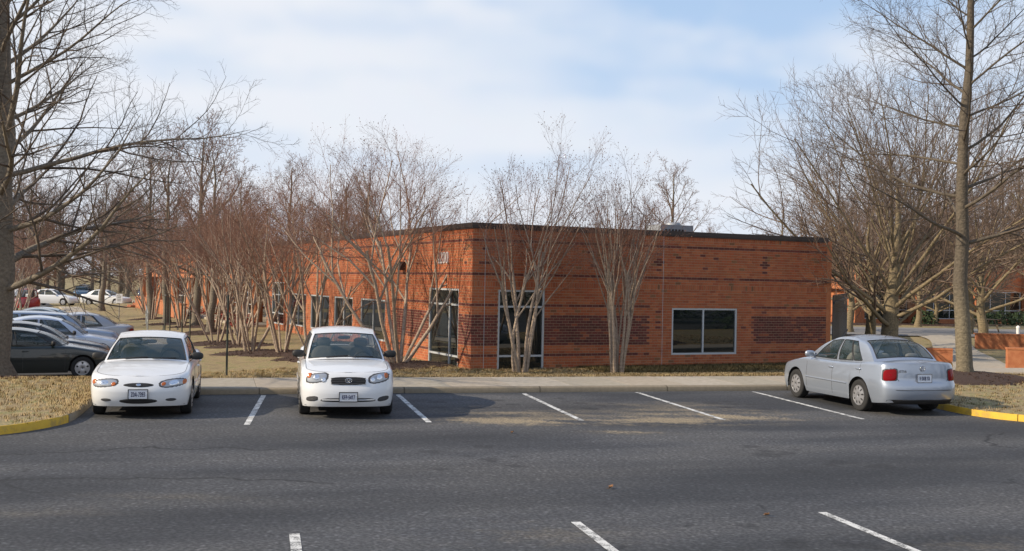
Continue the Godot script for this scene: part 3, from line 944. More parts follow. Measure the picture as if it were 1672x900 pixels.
func asphalt_map() -> Image:
	var w := 1536; var h := 640
	var a := noise(3, 0.008, 5).get_image(w, h)
	var st := noise(4, 0.02, 4)
	var img := Image.create(w, h, false, Image.FORMAT_RGB8)
	var sand := [[-0.3, 19.4, 1.4, 0.5, 1.1], [0.9, 19.5, 1.0, 0.4, 1.0], [0.2, 20.6, 1.4, 0.7, 0.6], [1.9, 18.2, 0.6, 0.2, 0.9], [2.6, 19.9, 1.6, 0.6, 1.0], [3.7, 20.9, 1.7, 0.9, 0.9], [4.6, 20.8, 1.3, 0.4, 0.7], [3.2, 22.4, 1.6, 0.7, 0.3], [-4.0, 11.8, 0.1, 0.1, 1.0], [-2.8, 13.3, 0.12, 0.07, 0.8],
[-5.0, 11.3, 1.0, 0.3, 0.09], [-3.6, 12.2, 1.2, 0.25, 0.08], [0.2, 10.8, 1.2, 0.5, 0.13], [4.6, 10.7, 1.0, 0.3, 0.14]]
	var fine := noise(9, 0.11, 3)
	for y in h:
		var d := 30.0 - 25.0 * y / h
		for x in w:
			var X := -30.0 + 60.0 * x / w
			var s := X * 0.966 + d * 0.257
			var r := -X * 0.257 + d * 0.966
			var streak := st.get_noise_2d(s * 3.0, r * 22.0)
			var v := 0.094 + 0.03 * (a.get_pixel(x, y).r - 0.5) + 0.04 * streak
			if d < 15.0: v += 0.014 * clampf(st.get_noise_2d(s * 14.0 + 90.0, r * 60.0), 0, 1)
			var tint := clampf(0.45 + 1.5 * st.get_noise_2d(s * 5.0 + 300.0, r * 17.0) + 0.9 * (a.get_pixel(x, y).r - 0.5), 0, 1)
			var grit := fine.get_noise_2d(x * 5.0, y * 5.0)
			v *= (1.0 - 0.55 * tint) * (1.0 + 0.45 * grit)
			if grit > 0.42: v *= 1.5
			var crack := absf(a.get_pixel(x, y).g - 0.5) + absf(st.get_noise_2d(X * 1.5, d * 1.5 + 70.0)) * 1.0
			if crack < 0.012: v *= 0.5
			var col := Color(v * (1.0 - 0.06 * tint), v, v * (1.03 + 0.12 * tint))
			img.set_pixel(x, y, col.linear_to_srgb())
	for q: Array in sand:
		for y in range(maxi(0, int((30.0 - q[1] - q[3] * 1.8) * h / 25.0)), mini(h, int((30.0 - q[1] + q[3] * 1.8) * h / 25.0))):
			for x in range(int((q[0] - q[2] * 1.8 + 30.0) * w / 60.0), int((q[0] + q[2] * 1.8 + 30.0) * w / 60.0)):
				var d := 30.0 - 25.0 * y / h
				var X := -30.0 + 60.0 * x / w
				var wx: float = X + 0.35 * fine.get_noise_2d(X * 30.0, d * 30.0)
				var wd: float = d + 0.35 * q[3] * fine.get_noise_2d(X * 24.0 + 50.0, d * 24.0) * 2.0
				var e: float = pow((wx - q[0]) / q[2], 2.0) + pow((wd - q[1]) / q[3], 2.0)
				var k: float = q[4] * exp(-e * 1.6) * clampf(0.45 + 1.6 * st.get_noise_2d(X * 24.0, d * 60.0) + 0.9 * fine.get_noise_2d(x * 3.0, y * 3.0), 0, 1)
				img.set_pixel(x, y, img.get_pixel(x, y).srgb_to_linear().lerp(Color(0.42, 0.335, 0.21), clampf(k * 1.2, 0, 0.75)).linear_to_srgb())
	# oil drips in the bays and old cracks
	var drips := RandomNumberGenerator.new(); drips.seed = 8
	for b: Array in [[-3.6, 21.2], [-0.9, 21.6], [1.9, 22.3], [4.7, 22.9], [-6.4, 20.6], [0.4, 9.5], [3.2, 10.2], [-0.6, 15.2], [4.2, 16.0]]:
		for i in 9:
			var cx: float = b[0] + drips.randfn() * 0.35
			var cd: float = b[1] + drips.randfn() * 0.6
			var rr := drips.randf_range(0.06, 0.22)
			for y in range(int((30.0 - cd - rr * 1.3) * h / 25.0), int((30.0 - cd + rr * 1.3) * h / 25.0) + 1):
				for x in range(int((cx - rr * 1.3 + 30.0) * w / 60.0), int((cx + rr * 1.3 + 30.0) * w / 60.0) + 1):
					var e := Vector2((-30.0 + 60.0 * x / w - cx) / rr, (30.0 - 25.0 * y / h - cd) / rr).length() + 0.6 * fine.get_noise_2d(x * 2.0, y * 2.0)
					if e < 1.0 and y > 0 and y < h: img.set_pixel(x, y, img.get_pixel(x, y).srgb_to_linear().lerp(Color(0.022, 0.022, 0.024), 0.55).linear_to_srgb())
	for k: Array in [[[-8.5, 14.2], [-5.0, 15.6], [-3.2, 15.7]], [[-7.0, 12.6], [-4.4, 13.3], [-2.0, 13.2]], [[8.6, 19.2], [7.6, 17.6], [9.6, 15.6]]]:
		for j in k.size() - 1:
			for i in 400:
				var f := i / 400.0
				var X: float = lerpf(k[j][0], k[j + 1][0], f)
				var d: float = lerpf(k[j][1], k[j + 1][1], f)
				X += 0.25 * fine.get_noise_2d(X * 9.0, d * 9.0); d += 0.3 * fine.get_noise_2d(X * 9.0 + 40.0, d * 9.0)
				var px := int((X + 30.0) * w / 60.0)
				var py := int((30.0 - d) * h / 25.0)
				img.set_pixel(px, py, Color(0.016, 0.016, 0.017).linear_to_srgb())
	return img
func sheet_quad(mb: MB, a: Vector3, b: Vector3, c: Vector3, d: Vector3) -> void:
	mb.quad(a, b, c, d, Vector3.UP)
func tufts(called: String, label: String, category: String, spots: PackedVector3Array, tall: float, m: Material, seed_: int) -> void:
	var rng := RandomNumberGenerator.new(); rng.seed = seed_
	var mb := MB.new()
	for k in 8:
		var az := rng.randf() * TAU
		var o := Vector3(cos(az), 0, sin(az)) * rng.randf_range(0.0, 0.05)
		var lean := Vector3(rng.randfn() * 0.45, 1, rng.randfn() * 0.45).normalized() * tall * rng.randf_range(0.6, 1.2)
		var w := Vector3(-sin(az), 0, cos(az)) * 0.006
		var i := mb.vert(o - w, Vector3.UP); mb.vert(o + w, Vector3.UP); mb.vert(o + lean, Vector3.UP)
		mb.face(i, i + 1, i + 2)
	var mm := MultiMesh.new()
	mm.transform_format = MultiMesh.TRANSFORM_3D; mm.use_colors = true
	mm.mesh = mb.mesh(); mm.instance_count = spots.size()
	for i in spots.size():
		mm.set_instance_transform(i, Transform3D(Basis(Vector3.UP, rng.randf() * TAU).scaled(Vector3.ONE * rng.randf_range(0.7, 1.4)), spots[i]))
		var k := rng.randf_range(0.7, 1.25)
		mm.set_instance_color(i, Color(k, k * rng.randf_range(0.93, 1.05), k * rng.randf_range(0.85, 1.0)))
	var o := MultiMeshInstance3D.new()
	o.name = numbered(called); o.multimesh = mm; o.material_override = m
	add_child(o, true)
	tag(o, label, category, "", "stuff")
func mulch(ctr: Vector3, r: float, high: float, seed_: int) -> void:
	var rng := RandomNumberGenerator.new(); rng.seed = seed_
	var mb := MB.new()
	var pts := []
	for i in 9:
		var row := []
		for k in 33:
			var th := TAU * (k % 32) / 32.0
			var rr := r * i / 8.0 * (1.0 + 0.16 * sin(th * 3 + seed_) + 0.08 * sin(th * 7))
			var p := ctr + Vector3(cos(th) * rr * 1.1, 0, sin(th) * rr)
			p.y = hf(p) + high * (1.0 - pow(i / 8.0, 2.0)) + (0.0 if i == 8 else rng.randf_range(0.0, 0.025)) - (0.02 if i == 8 else 0.0)
			if k == 32: p = row[0]
			row.append(p)
		pts.append(row)
	mb.grid(pts, func(q): return q - Vector3(0, 5, 0))
	for k in int(260 * r):
		var th := rng.randf() * TAU
		var f := sqrt(rng.randf())
		var p := ctr + Vector3(cos(th) * r * f * 1.1, 0, sin(th) * r * f)
		p.y = hf(p) + high * (1.0 - f * f) + 0.012
		mb.cbox(p, Vector3(rng.randf_range(0.03, 0.09), 0.012, 0.02), Basis(Vector3(rng.randfn(), rng.randfn() + 2.0, rng.randfn()).normalized(), rng.randf() * TAU) * Basis(Vector3.RIGHT, rng.randf_range(-0.5, 0.5)))
	structure("mulch_bed", mb.mesh(), M.mulch)

func build_ground() -> void:
	bumps = noise(21, 0.35, 3)
	# parking lot
	var lot := Node3D.new(); lot.name = "parking_lot"; add_child(lot); lot.set_meta("kind", "structure")
	var mb := MB.new()
	var o := Vector3(-30, 0, -30)
	var far := kerbspot(0, 0.3)
	var edge := func(x: float): return Vector3(x, 0, -(24.39 + 0.3 + (x - 0.05) * 0.266))
	var asp := ArrayMesh.new()
	for strip: Array in [[-30.0, 30.0]]:
		var pv := PackedVector3Array(); var pn := PackedVector3Array(); var t1 := PackedVector2Array(); var t2 := PackedVector2Array(); var ix := PackedInt32Array()
		var xs := []
		for i in 13: xs.append(lerpf(strip[0], strip[1], i / 12.0))
		for x: float in xs:
			for z: float in [edge.call(x).z, -5.0]:
				pv.append(Vector3(x, 0, z)); pn.append(Vector3.UP)
				t1.append(Vector2((x + 30.0) / 60.0, clampf((30.0 + z) / 25.0, 0.0, 1.0))); t2.append(Vector2(x / 3.0, z / 3.0))
		for i in xs.size() - 1:
			var a := i * 2
			ix.append_array([a, a + 2, a + 3, a, a + 3, a + 1])
		var arr := []; arr.resize(Mesh.ARRAY_MAX)
		arr[Mesh.ARRAY_VERTEX] = pv; arr[Mesh.ARRAY_NORMAL] = pn; arr[Mesh.ARRAY_TEX_UV] = t1; arr[Mesh.ARRAY_TEX_UV2] = t2; arr[Mesh.ARRAY_INDEX] = ix
		asp.add_surface_from_arrays(Mesh.PRIMITIVE_TRIANGLES, arr)
	part("asphalt", asp, M.asphalt, lot)
	for e: Array in [[-70.0, -30.0, -35.0, 40.0], [30.0, 70.0, -35.0, 40.0], [-30.0, 30.0, -35.0, 5.0]]:
		mb = MB.new()
		if e[0] == -30.0: sheet_quad(mb, at(-30, -35), at(30, -35), at(30, 5), at(-30, 5))
		else: sheet_quad(mb, at(e[0], -35), at(e[1], -35), edge.call(e[1]), edge.call(e[0]))
		part("asphalt", mb.mesh(), M.asphalt_far, lot)
	# painted lines: centre points at the kerb end and at the near end
	for l: Array in [[[-5.08, 22.77], [-4.33, 18.21]], [[-2.37, 23.41], [-1.38, 18.98]], [[0.31, 24.17], [1.29, 19.64]], [[2.88, 24.94], [3.92, 20.14]], [[5.66, 25.62], [6.63, 20.65]], [[-2.03, 10.54], [-1.05, 6.2]], [[0.7, 11.3], [1.7, 7.0]], [[3.43, 12.03], [4.45, 7.7]], [[6.2, 12.75], [7.2, 8.4]]]:
		var a := at(l[0][0], l[0][1], 0.004); var b := at(l[1][0], l[1][1], 0.004)
		var d := (b - a).normalized()
		var s := Vector3(d.z, 0, -d.x) * 0.05
		mb = MB.new()
		sheet_quad(mb, a - s, a + s, b + s, b - s)
		part("painted_line", mb.mesh(), M.line_paint, lot)
	# kerb and sidewalk
	var walk := Node3D.new(); walk.name = "sidewalk"; add_child(walk); walk.set_meta("kind", "structure")
	var s := -8.5
	while s < 8.9:
		kerb_run([kerbspot(s + 0.006, 0), kerbspot(s + 1.5, 0), kerbspot(minf(s + 3.04, 9.0), 0)], M.concrete_kerb, walk)
		s += 3.05
	s = -8.3
	var k := 0
	while s < 8.9:
		mb = MB.new()
		var e: float = minf(s + 1.392, 8.95)
		var y := 0.12 + 0.002 * (k % 3)
		mb.box(kerbspot(s, 0.165, -0.05), KE * (e - s), Vector3.UP * (y + 0.05), KN * 2.33)
		part("slab", mb.mesh(), [M.concrete, M.concrete_b, M.concrete_c][(k * 7) % 3], walk)
		s += 1.4; k += 1
	for q: Array in [[10.6, 2.3], [12.9, 2.3], [15.2, 2.3], [17.5, 2.3], [19.8, 2.3]]:
		mb = MB.new()
		mb.box(kerbspot(q[0], 2.62, -0.2), KE * 2.29, Vector3.UP * 0.34, KN * 2.1)
		part("slab", mb.mesh(), M.concrete, walk)
	# islands with kerbs
	var lc := bezier_pts([at(-8.35, 22.15), at(-7.95, 20.6), at(-7.5, 18.8), at(-7.37, 18.0), at(-7.5, 17.2), at(-7.8, 16.6), at(-8.6, 15.9), at(-10, 15.3), at(-14, 14.3), at(-25, 11.5), at(-45, 6.0)], 0.3)
	var rc := bezier_pts([at(8.75, 26.7), at(8.85, 24.5), at(8.98, 22.8), at(9.2, 21.7), at(9.75, 20.9), at(11, 20.3), at(14, 20.6), at(22, 22.5), at(40, 27.0)], 0.3)
	rc.reverse()
	for run: Array in [[lc, "left"], [rc, "right"]]:
		var isl := Node3D.new(); isl.name = "kerb_line_" + str(run[1]); add_child(isl); isl.set_meta("kind", "structure")
		var pts: Array = run[0]
		var i := 0
		while i < pts.size() - 1:
			var seg := pts.slice(i, mini(i + 8, pts.size()))
			if run[1] == "left": seg.reverse()
			var mid: Vector3 = seg[seg.size() / 2]
			var yellow: bool = mid.z > -18.3 if run[1] == "left" else mid.z > -22.2 or mid.x > 9.6
			if run[1] == "left": seg.reverse()
			kerb_run(seg, M.yellow_kerb if yellow else M.concrete_kerb, isl)
			i += 7
	var off := func(pts: Array, sg: float):
		var out := []
		for i in pts.size():
			var d: Vector3 = (pts[mini(i + 1, pts.size() - 1)] - pts[maxi(i - 1, 0)]).normalized()
			out.append(pts[i] + Vector3(d.z, 0, -d.x) * 0.13)
		return out
	var la: Array = off.call(lc, 1.0)
	var lb := []
	for i in la.size(): lb.append(kerbspot(-8.3 - 45.0 * pow(float(i) / (la.size() - 1), 1.6), 2.52))
	structure("lawn", ruled(la, lb, 16, func(p): return hf(p) + 0.004), M.lawn)
	var ra: Array = off.call(rc, 1.0)
	var rb := []
	for i in ra.size(): rb.append(kerbspot(9.0 + 45.0 * pow(1.0 - float(i) / (ra.size() - 1), 1.6), 2.52))
	structure("lawn", ruled(ra, rb, 16, func(p): return hf(p) + 0.004), M.lawn)
	# everything beyond the sidewalk, out to the horizon
	var ss := spread([-900.0, -300.0, -120.0], 150.0); ss.append_array(spread([-120.0, -50.0], 8.0).slice(1)); ss.append_array(spread([-50.0, -18.0], 2.0).slice(1)); ss.append_array(spread([-18.0, 18.0], 0.5).slice(1)); ss.append_array(spread([18.0, 50.0], 2.0).slice(1)); ss.append_array(spread([50.0, 120.0], 8.0).slice(1)); ss.append_array(spread([120.0, 900.0], 150.0).slice(1))
	var rs := spread([2.5, 12.0], 0.5); rs.append_array(spread([12.0, 60.0], 1.5).slice(1)); rs.append_array(spread([60.0, 140.0], 8.0).slice(1)); rs.append_array(spread([140.0, 1200.0], 150.0).slice(1))
	var pts := []
	for r: float in rs:
		var row := []
		for q: float in ss:
			var p := kerbspot(q, r)
			p.y = hf(p)
			row.append(p)
		pts.append(row)
	mb = MB.new()
	mb.grid(pts, func(q): return q - Vector3(0, 5, 0))
	structure("ground", mb.mesh(), M.lawn)
	# the lower lot beside the sunlit wall, its kerb, and a footpath
	mb = MB.new()
	sheet_quad(mb, wallspot(-2, 8.0, -0.45), wallspot(62, 8.0, -0.45), wallspot(62, 60.0, -0.45), wallspot(-2, 60.0, -0.45))
	structure("side_lot", mb.mesh(), M.asphalt_far)
	mb = MB.new()
	sheet_quad(mb, wallspot(72, 8.0, -0.40), wallspot(150, 8.0, -0.40), wallspot(150, 90.0, -0.40), wallspot(72, 90.0, -0.40))
	structure("far_lot", mb.mesh(), M.asphalt_far)
	var sk := Node3D.new(); sk.name = "side_kerb"; add_child(sk); sk.set_meta("kind", "structure")
	for i in 20: kerb_run([wallspot(i * 3.0 + 1.0 + 2.98, 8.0), wallspot(i * 3.0 + 2.5, 8.0), wallspot(i * 3.0 + 1.01, 8.0)], M.concrete_kerb, sk, -0.45)
	var fp := Node3D.new(); fp.name = "footpath"; add_child(fp); fp.set_meta("kind", "structure")
	for i in 32:
		mb = MB.new()
		mb.box(wallspot(12 + i * 1.8, 6.2, -0.6), LD * 1.785, Vector3.UP * 0.26, NL * 1.5)
		part("slab", mb.mesh(), [M.concrete, M.concrete_b, M.concrete_c][i % 3], fp)
	# drive and winding path past the shaded end
	mb = MB.new()
	sheet_quad(mb, at(13, 58, 0), at(80, 62, 0), at(80, 74, 0), at(13, 70, 0))
	structure("driveway", mb.mesh(), M.asphalt_pale)
	var a1 := bezier_pts([kerbspot(11.6, 4.8), at(13.9, 34.8), at(17.4, 45.3), at(20.5, 54.0), at(22.0, 60.0)], 0.8)
	var a2 := bezier_pts([kerbspot(13.6, 4.8), at(15.7, 34.8), at(19.3, 45.6), at(22.3, 54.0), at(24.0, 60.0)], 0.8)
	while a1.size() > a2.size(): a1.pop_back()
	while a2.size() > a1.size(): a2.pop_back()
	structure("path", ruled(a1, a2, 3, func(p): return hf(p) + 0.06), M.concrete)
	# dry turf
	var rng := RandomNumberGenerator.new(); rng.seed = 77
	var spots := PackedVector3Array()
	while spots.size() < 42000:
		var p := kerbspot(rng.randf_range(-16, 17), 2.5 + 7.5 * pow(rng.randf(), 1.5))
		if rng.randf() < 0.35:
			var f := rng.randf()
			var A: Array = la if rng.randf() < 0.6 else ra
			var B: Array = lb if A == la else rb
			var i := rng.randi_range(0, A.size() - 2)
			var z := rng.randf()
			p = A[i].lerp(A[i + 1], z).lerp(B[i].lerp(B[i + 1], z), f)
			if absf(p.x) > 20: continue
		if inside_office(p, 0.0): continue
		var c := p - CORNER
		if c.dot(RD) > 3.5 and c.dot(LD) > -2.2 and c.dot(LD) < 0.0: continue
		p.y = hf(p) + 0.002
		spots.append(p)
	tufts("dry_grass", "short dry straw-coloured winter grass on the lawns", "grass", spots, 0.05, M.straw, 5)
	spots = PackedVector3Array()
	while spots.size() < 9000:
		var p := CORNER + RD * rng.randf_range(3.4, 13.0) - LD * rng.randf_range(0.02, 2.4)
		p.y = hf(p) + 0.002
		spots.append(p)
	tufts("ground_cover", "brownish olive ground cover at the foot of the shaded wall", "ground cover", spots, 0.085, M.cover, 6)
# ---------------------------------------------------------------- set-up
func make_materials() -> void:
	M.chrome = mat(0.6, 0.6, 0.62, 0.15, 1.0); M.rubber = mat(0.015, 0.015, 0.016, 0.6); M.trim = mat(0.05, 0.05, 0.052, 0.8)
	M.seat = mat(0.16, 0.165, 0.17, 0.95); M.seat_tan = mat(0.3, 0.29, 0.26, 0.95); M.tyre = mat(0.02, 0.02, 0.021, 0.85); M.rim = mat(0.5, 0.5, 0.52, 0.35, 0.7); M.seam = mat(0.05, 0.05, 0.055, 0.7)
	M.car_glass = mat(0.03, 0.06, 0.06, 0.02); M.car_glass.transparency = BaseMaterial3D.TRANSPARENCY_ALPHA; M.car_glass.albedo_color.a = 0.34
	M.dark_glass = mat(0.012, 0.018, 0.02, 0.03)
	M.lamp = mat(0.34, 0.36, 0.39, 0.08, 0.35); M.lamp.clearcoat_enabled = true
	M.reflector = mat(0.75, 0.76, 0.78, 0.1, 0.9); M.amber = mat(0.45, 0.12, 0.025, 0.15); M.red_lamp = mat(0.21, 0.004, 0.006, 0.15); M.red_lamp.metallic_specular = 0.3
	M.white_paint = paint(0.7, 0.715, 0.73); M.silver_paint = paint(0.34, 0.385, 0.46, 0.55)
	M.pane = mat(0.012, 0.016, 0.016, 0.015, 0.0); M.pane.metallic_specular = 1.0
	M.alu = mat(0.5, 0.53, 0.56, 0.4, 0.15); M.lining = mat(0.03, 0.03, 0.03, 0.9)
	M.brick = vmat(0.88); M.brick.roughness = 0.88
	M.mortar = mat(0.41, 0.29, 0.195, 0.95)
	var bt := ramp_tex(256, 31, 0.03, 4, [[0.0, 0.33, 0.1, 0.045], [0.45, 0.42, 0.15, 0.065], [0.6, 0.46, 0.18, 0.08], [1.0, 0.52, 0.22, 0.11]], 0.35)
	M.far_brick = world_mat(bt, 0.5, 0.9)
	M.far_dark = mat(0.14, 0.04, 0.028, 0.9)
	M.soffit = mat(0.5, 0.45, 0.38, 0.9); M.roofing = mat(0.2, 0.2, 0.2, 0.95); M.coping = mat(0.05, 0.038, 0.035, 0.45, 0.2); M.bronze = mat(0.045, 0.035, 0.03, 0.5, 0.2)
	M.grey_metal = mat(0.3, 0.32, 0.35, 0.5, 0.2); M.sign_metal = mat(0.72, 0.72, 0.74, 0.35, 0.3)
	var ct := ramp_tex(512, 41, 0.02, 5, [[0.0, 0.3, 0.26, 0.2], [0.45, 0.4, 0.355, 0.285], [0.6, 0.43, 0.38, 0.31], [1.0, 0.5, 0.45, 0.38]], 0.4)
	var cb := bump_tex(512, 42, 0.15, 3, 1.2)
	M.concrete = world_mat(ct, 0.45, 0.92, cb)
	M.concrete_b = world_mat(ct, 0.45, 0.92, cb); M.concrete_b.albedo_color = Color(0.94, 0.94, 0.93); M.concrete_c = world_mat(ct, 0.45, 0.92, cb); M.concrete_c.albedo_color = Color(0.97, 0.955, 0.94)
	M.concrete_kerb = world_mat(ct, 0.8, 0.92, cb); M.concrete_kerb.albedo_color = Color(0.8, 0.78, 0.74)
	M.yellow_kerb = world_mat(ramp_tex(256, 45, 0.02, 5, [[0.0, 0.3, 0.22, 0.1], [0.33, 0.42, 0.27, 0.05], [0.45, 0.62, 0.38, 0.03], [1.0, 0.7, 0.45, 0.05]], 0.35), 0.8, 0.75)
	M.line_paint = world_mat(ramp_tex(256, 46, 0.03, 5, [[0.0, 0.07, 0.07, 0.07], [0.36, 0.12, 0.12, 0.12], [0.46, 0.48, 0.48, 0.46], [0.6, 0.66, 0.66, 0.64], [1.0, 0.7, 0.7, 0.68]], 0.45), 0.6, 0.8)
	M.lawn = world_mat(ramp_tex(512, 51, 0.012, 6, [[0.0, 0.13, 0.1, 0.045], [0.38, 0.25, 0.19, 0.1], [0.5, 0.35, 0.265, 0.145], [0.58, 0.31, 0.25, 0.12], [0.68, 0.18, 0.18, 0.06], [1.0, 0.12, 0.14, 0.04]], 0.45), 0.22, 0.95, bump_tex(512, 52, 0.2, 3, 3.0))
	M.straw = vmat(0.9); M.straw.albedo_color = lin(0.46, 0.34, 0.18); M.cover = vmat(0.9); M.cover.albedo_color = lin(0.2, 0.15, 0.06)
	M.mulch = world_mat(ramp_tex(256, 55, 0.06, 4, [[0.0, 0.025, 0.014, 0.01], [0.5, 0.055, 0.03, 0.021], [1.0, 0.12, 0.065, 0.045]], 0.5), 0.9, 0.95, bump_tex(256, 56, 0.15, 3, 4.0))
	var speck := ramp_tex(512, 61, 0.1, 3, [[0.0, 0.25, 0.25, 0.25], [0.42, 0.6, 0.6, 0.6], [0.55, 0.78, 0.78, 0.78], [0.64, 1.0, 0.99, 0.96], [1.0, 1.0, 1.0, 1.0]], 0.2)
	M.asphalt = StandardMaterial3D.new()
	M.asphalt.albedo_texture = tex(asphalt_map()); M.asphalt.roughness = 0.82
	M.asphalt.detail_enabled = true; M.asphalt.detail_albedo = speck; M.asphalt.detail_uv_layer = BaseMaterial3D.DETAIL_UV_2; M.asphalt.detail_blend_mode = BaseMaterial3D.BLEND_MODE_MUL
	M.asphalt_far = world_mat(ramp_tex(256, 62, 0.03, 4, [[0.0, 0.04, 0.04, 0.042], [0.5, 0.06, 0.06, 0.062], [1.0, 0.09, 0.09, 0.09]], 0.4), 0.3, 0.85)
	M.asphalt_pale = world_mat(ramp_tex(256, 63, 0.03, 4, [[0.0, 0.15, 0.145, 0.14], [1.0, 0.25, 0.24, 0.23]], 0.4), 0.3, 0.85)
	var barkt := ramp_tex(256, 71, 0.03, 5, [[0.0, 0.3, 0.3, 0.3], [0.4, 0.55, 0.55, 0.54], [0.6, 0.85, 0.84, 0.82], [1.0, 1, 1, 1]], 0.4)
	var barkb := bump_tex(256, 72, 0.05, 4, 5.0)
	for e: Array in [["oak_bark", 0.16, 0.135, 0.105, 0.85], ["crape_bark", 0.32, 0.25, 0.195, 0.8], ["pear_bark", 0.2, 0.16, 0.1, 0.9], ["oak_twig", 0.1, 0.077, 0.06, 0.9], ["crape_twig", 0.22, 0.12, 0.085, 0.9], ["pear_twig", 0.16, 0.115, 0.088, 0.9], ["far_twig", 0.17, 0.1, 0.072, 0.9]]:
		var m := world_mat(barkt, 1.3 if str(e[0]).ends_with("bark") else 0.4, e[4], barkb if str(e[0]).ends_with("bark") else null)
		m.albedo_color = lin(e[1] * 1.5, e[2] * 1.5, e[3] * 1.5)
		m.vertex_color_use_as_albedo = true
		M[e[0]] = m
	M.needles = mat(0.035, 0.06, 0.025, 0.9)
	M.red_leaf = mat(0.3, 0.05, 0.035, 0.8); M.dead_leaf = mat(0.3, 0.16, 0.08, 0.85)
	M.wood = world_mat(ramp_tex(128, 81, 0.05, 3, [[0.0, 0.12, 0.09, 0.06], [1.0, 0.25, 0.19, 0.13]], 0.3), 1.0, 0.9)
	M.dark_metal = mat(0.03, 0.035, 0.045, 0.45, 0.3); M.post = mat(0.04, 0.045, 0.035, 0.7); M.rail = mat(0.3, 0.31, 0.3, 0.5, 0.3); M.white = mat(0.75, 0.75, 0.75, 0.6)
	M.print = mat(0.08, 0.08, 0.09, 0.8)

func sky_image() -> Image:
	var w := 1024; var h := 512
	var img := Image.create(w, h, false, Image.FORMAT_RGB8)
	var n := noise(12, 1.6, 5); var n2 := noise(13, 0.7, 3)
	for y in h:
		var el := PI / 2 - PI * (y + 0.5) / h
		for x in w:
			var az := wrapf(TAU * (x + 0.5) / w, -PI, PI)
			var e := maxf(el, 0.0)
			var d := Vector3(sin(az) * cos(e), sin(e) * 2.6, -cos(az) * cos(e))
			var blue := Color(0.46, 0.68, 0.95).lerp(Color(0.16, 0.32, 0.66), clampf(e / 0.8, 0, 1))
			var haze := Color(0.85, 0.885, 0.95).lerp(Color(0.62, 0.68, 0.78), smoothstep(0.3, 0.9, e))
			var q := d * 1.25 + Vector3(n2.get_noise_3dv(d * 2.0), 0, 0) * 0.5
			var cloud := clampf(lerpf(0.74, 0.35, smoothstep(0.3, 0.8, e)) + 0.6 * n.get_noise_3dv(Vector3(q.x * 1.6 + q.y * 1.4, q.y * 4.2, q.z * 1.6)), 0, 1)
			cloud = clampf(cloud + 0.22 * n.get_noise_3dv(d * 4.0) + 0.2 * (1.0 - smoothstep(0.3, 0.7, e)), 0, 1)
			# a clearer stretch of sky to the right, as the picture shows
			var hole := exp(-pow((az - 0.23) / 0.2, 2.0) - pow((e - 0.22) / 0.1, 2.0))
			cloud = clampf(cloud - 1.1 * hole * (0.8 + 1.2 * n.get_noise_3dv(d * 3.0)), 0.1, 1)
			cloud = lerpf(cloud, 1.0, 0.75 * exp(-e * 9.0))
			img.set_pixel(x, y, blue.lerp(haze, cloud).linear_to_srgb() if el > -0.02 else Color(0.3, 0.28, 0.25).linear_to_srgb())
	return img

func _ready() -> void:
	var cam := Camera3D.new(); cam.name = "camera"; add_child(cam)
	cam.position = Vector3(0, 2.45, 0); cam.fov = rad_to_deg(2.0 * atan(450.0 / 1800.0)); cam.far = 3000.0
	cam.basis = Basis(Vector3.RIGHT, deg_to_rad(0.32)) * Basis(Vector3.BACK, 0.0195)
	cam.current = true
	var env := Environment.new()
	env.background_mode = Environment.BG_SKY
	var sky := Sky.new(); var pm := PanoramaSkyMaterial.new()
	pm.panorama = ImageTexture.create_from_image(sky_image()); sky.sky_material = pm; env.sky = sky
	env.background_energy_multiplier = 0.92
	env.tonemap_mode = Environment.TONE_MAPPER_LINEAR; env.tonemap_exposure = 1.08
	env.sdfgi_enabled = true; env.ssao_enabled = true; env.ssil_enabled = true
	var we := WorldEnvironment.new(); we.name = "world_environment"; we.environment = env; add_child(we)
	var sun := DirectionalLight3D.new(); sun.name = "sun"; add_child(sun)
	sun.light_color = Color(1.0, 0.93, 0.82); sun.light_energy = 1.6; sun.light_angular_distance = 0.5; sun.shadow_enabled = true
	sun.look_at_from_position(Vector3.ZERO, Vector3(cos(deg_to_rad(30)) * 0.956, -sin(deg_to_rad(30)), -cos(deg_to_rad(30)) * 0.292))
	make_materials()
	build_ground()
	build_office()
	build_far_side()
	build_trees()
	build_cars()
	build_small_things()

